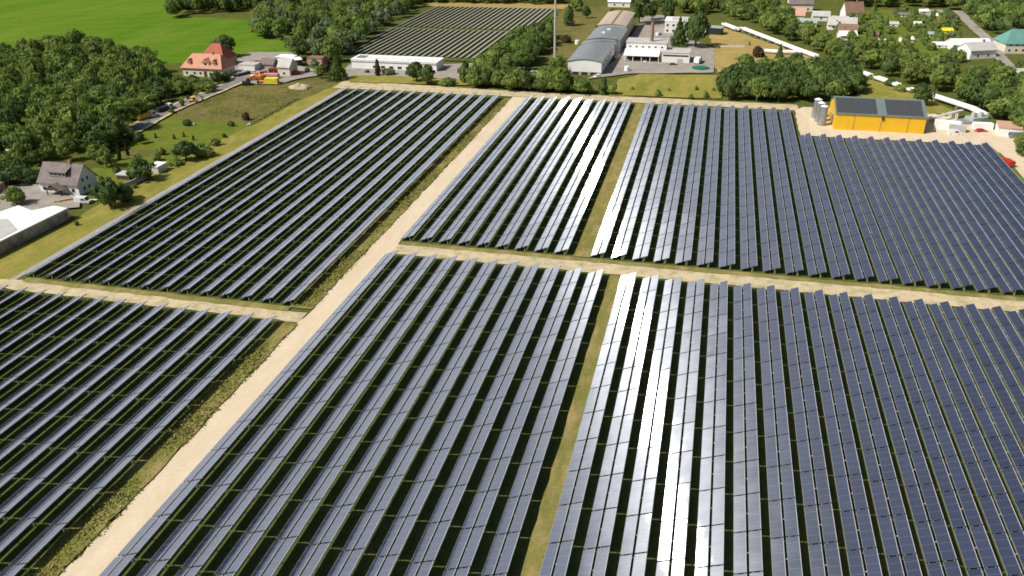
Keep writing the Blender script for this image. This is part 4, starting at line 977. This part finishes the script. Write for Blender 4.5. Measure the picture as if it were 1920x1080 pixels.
gable_house('grey house with bright wall beside the street bend', 121, 448, .4, 14, 10, 4.2, 7.0, 'white_render', 'pale_roof', wins=((.3,1),(.7,1)), side=((.5,1),))
gable_house('long white roofed building at the street corner', 117, 466, .2, 19, 9, 3.5, 5.6, 'white_render', 'white_metal', wins=((.2,1),(.5,1),(.8,1)), side=(), chim=False)
gable_house('white row house behind the works lane at the top', -32, 604, 0, 13, 9, 5, 8.5, 'white_render', 'pale_roof', wins=((.3,2),(.7,2)), side=())
gable_house('pale house at the top edge above the bright trees', 2, 606, 0, 16, 9, 4.5, 8, 'white_render', 'pale_roof', wins=((.3,1),(.7,1)), side=())
gable_house('white house among trees at the top right of the mast', -74, 585, 0, 15, 9, 3.6, 6.4, 'white_render', 'white_metal', wins=((.3,1),(.7,1)), side=())
gable_house('beige low house beside the dark tree behind the tan hall', -58, 590, 0, 14, 9, 3.4, 5.4, 'cream_render', 'tan_roof', wins=((.3,1),(.7,1)), side=())
hut = [(1645,86,'light','white flat hut at the left of the allotments'),(1600,62,'','grey hut with a white door beside the bungalow'),(1665,52,'','pale hut left of the allotment path'),
 (1690,82,'','tiny white hut right beside the allotment path'),(1712,52,'','yellowish hut in the middle of the allotments'),(1748,92,'','little white hut low in the allotments'),
 (1766,65,'','bright yellow hut at the right side of the allotments'),(1724,28,'','white hut at the top corner of the gravel lot'),(1742,36,'','white hut at the lower edge of the gravel lot'),
 (1760,50,'','red brown hut right of the allotment middle'),(1683,34,'','dark roofed hut near the top of the allotment path'),(1630,72,'','brown hut between bungalow and allotments'),(1735,72,'','green roofed hut below the allotment middle')]
for i, (px, py, _, lab) in enumerate(hut):
    p = g(px, py); gable_house(lab, p.x, p.y, rt.uniform(-.3, .3), rt.uniform(4, 6.5), rt.uniform(3.2, 4.5), 2.1, 3.2, ['white_render','cream_render','bright_yellow','brick'][[0,0,0,0,1,0,2,0,0,3,1,3,1][i]],
        ['bright_roof','pale_roof','pale_roof','bright_roof','cream_render','bright_roof','bright_yellow','bright_roof','bright_roof','red_tile','slate_roof','brown_tile','sage'][i], oh=.25, wins=((.5,1),), side=(), chim=False, cat='hut', name='garden_hut')

car('red car on the farm yard beside the dark red container', *g(486,127).xy, .5, 'car_red')
car('white car on the farm yard in front of the grey garage', *g(462,137).xy, .2, 'car_white')
car('white van by the corner of the pale farm house', *g(520,138).xy, 1.0, 'car_white', True)
truck('orange tipper at the foot of the rose container', *g(484,152).xy, .4, 'machine_orange', 'machine_orange', True)

container('white open skip behind the orange tipper', *g(470,148).xy, .4, 'white_metal', 4.2, 2.2, 1.5, 'skip', 'skip')
container('pale rose site hut between garage and dark red container', *g(478,122).xy, .3, 'rose', 5.0, 2.4, 2.6, 'site_hut', 'hut')
container('small red tool container at the right end of the farm yard', *g(548,143).xy, .2, 'oxide_red', 3.0, 2.2, 2.2)
car('red van between the rose container and the garage', *g(497,141).xy, .7, 'car_red', True)
car('white car at the top of the street by the retaining wall', *g(438,150).xy, 1.0, 'car_white')
car('dark car on the farm yard before the brown roofed shed', *g(500,118).xy, .1, 'car_black')
digger('small red digger beside the bright yellow container', *g(500,156).xy, 2.4, 'oxide_red', .8)
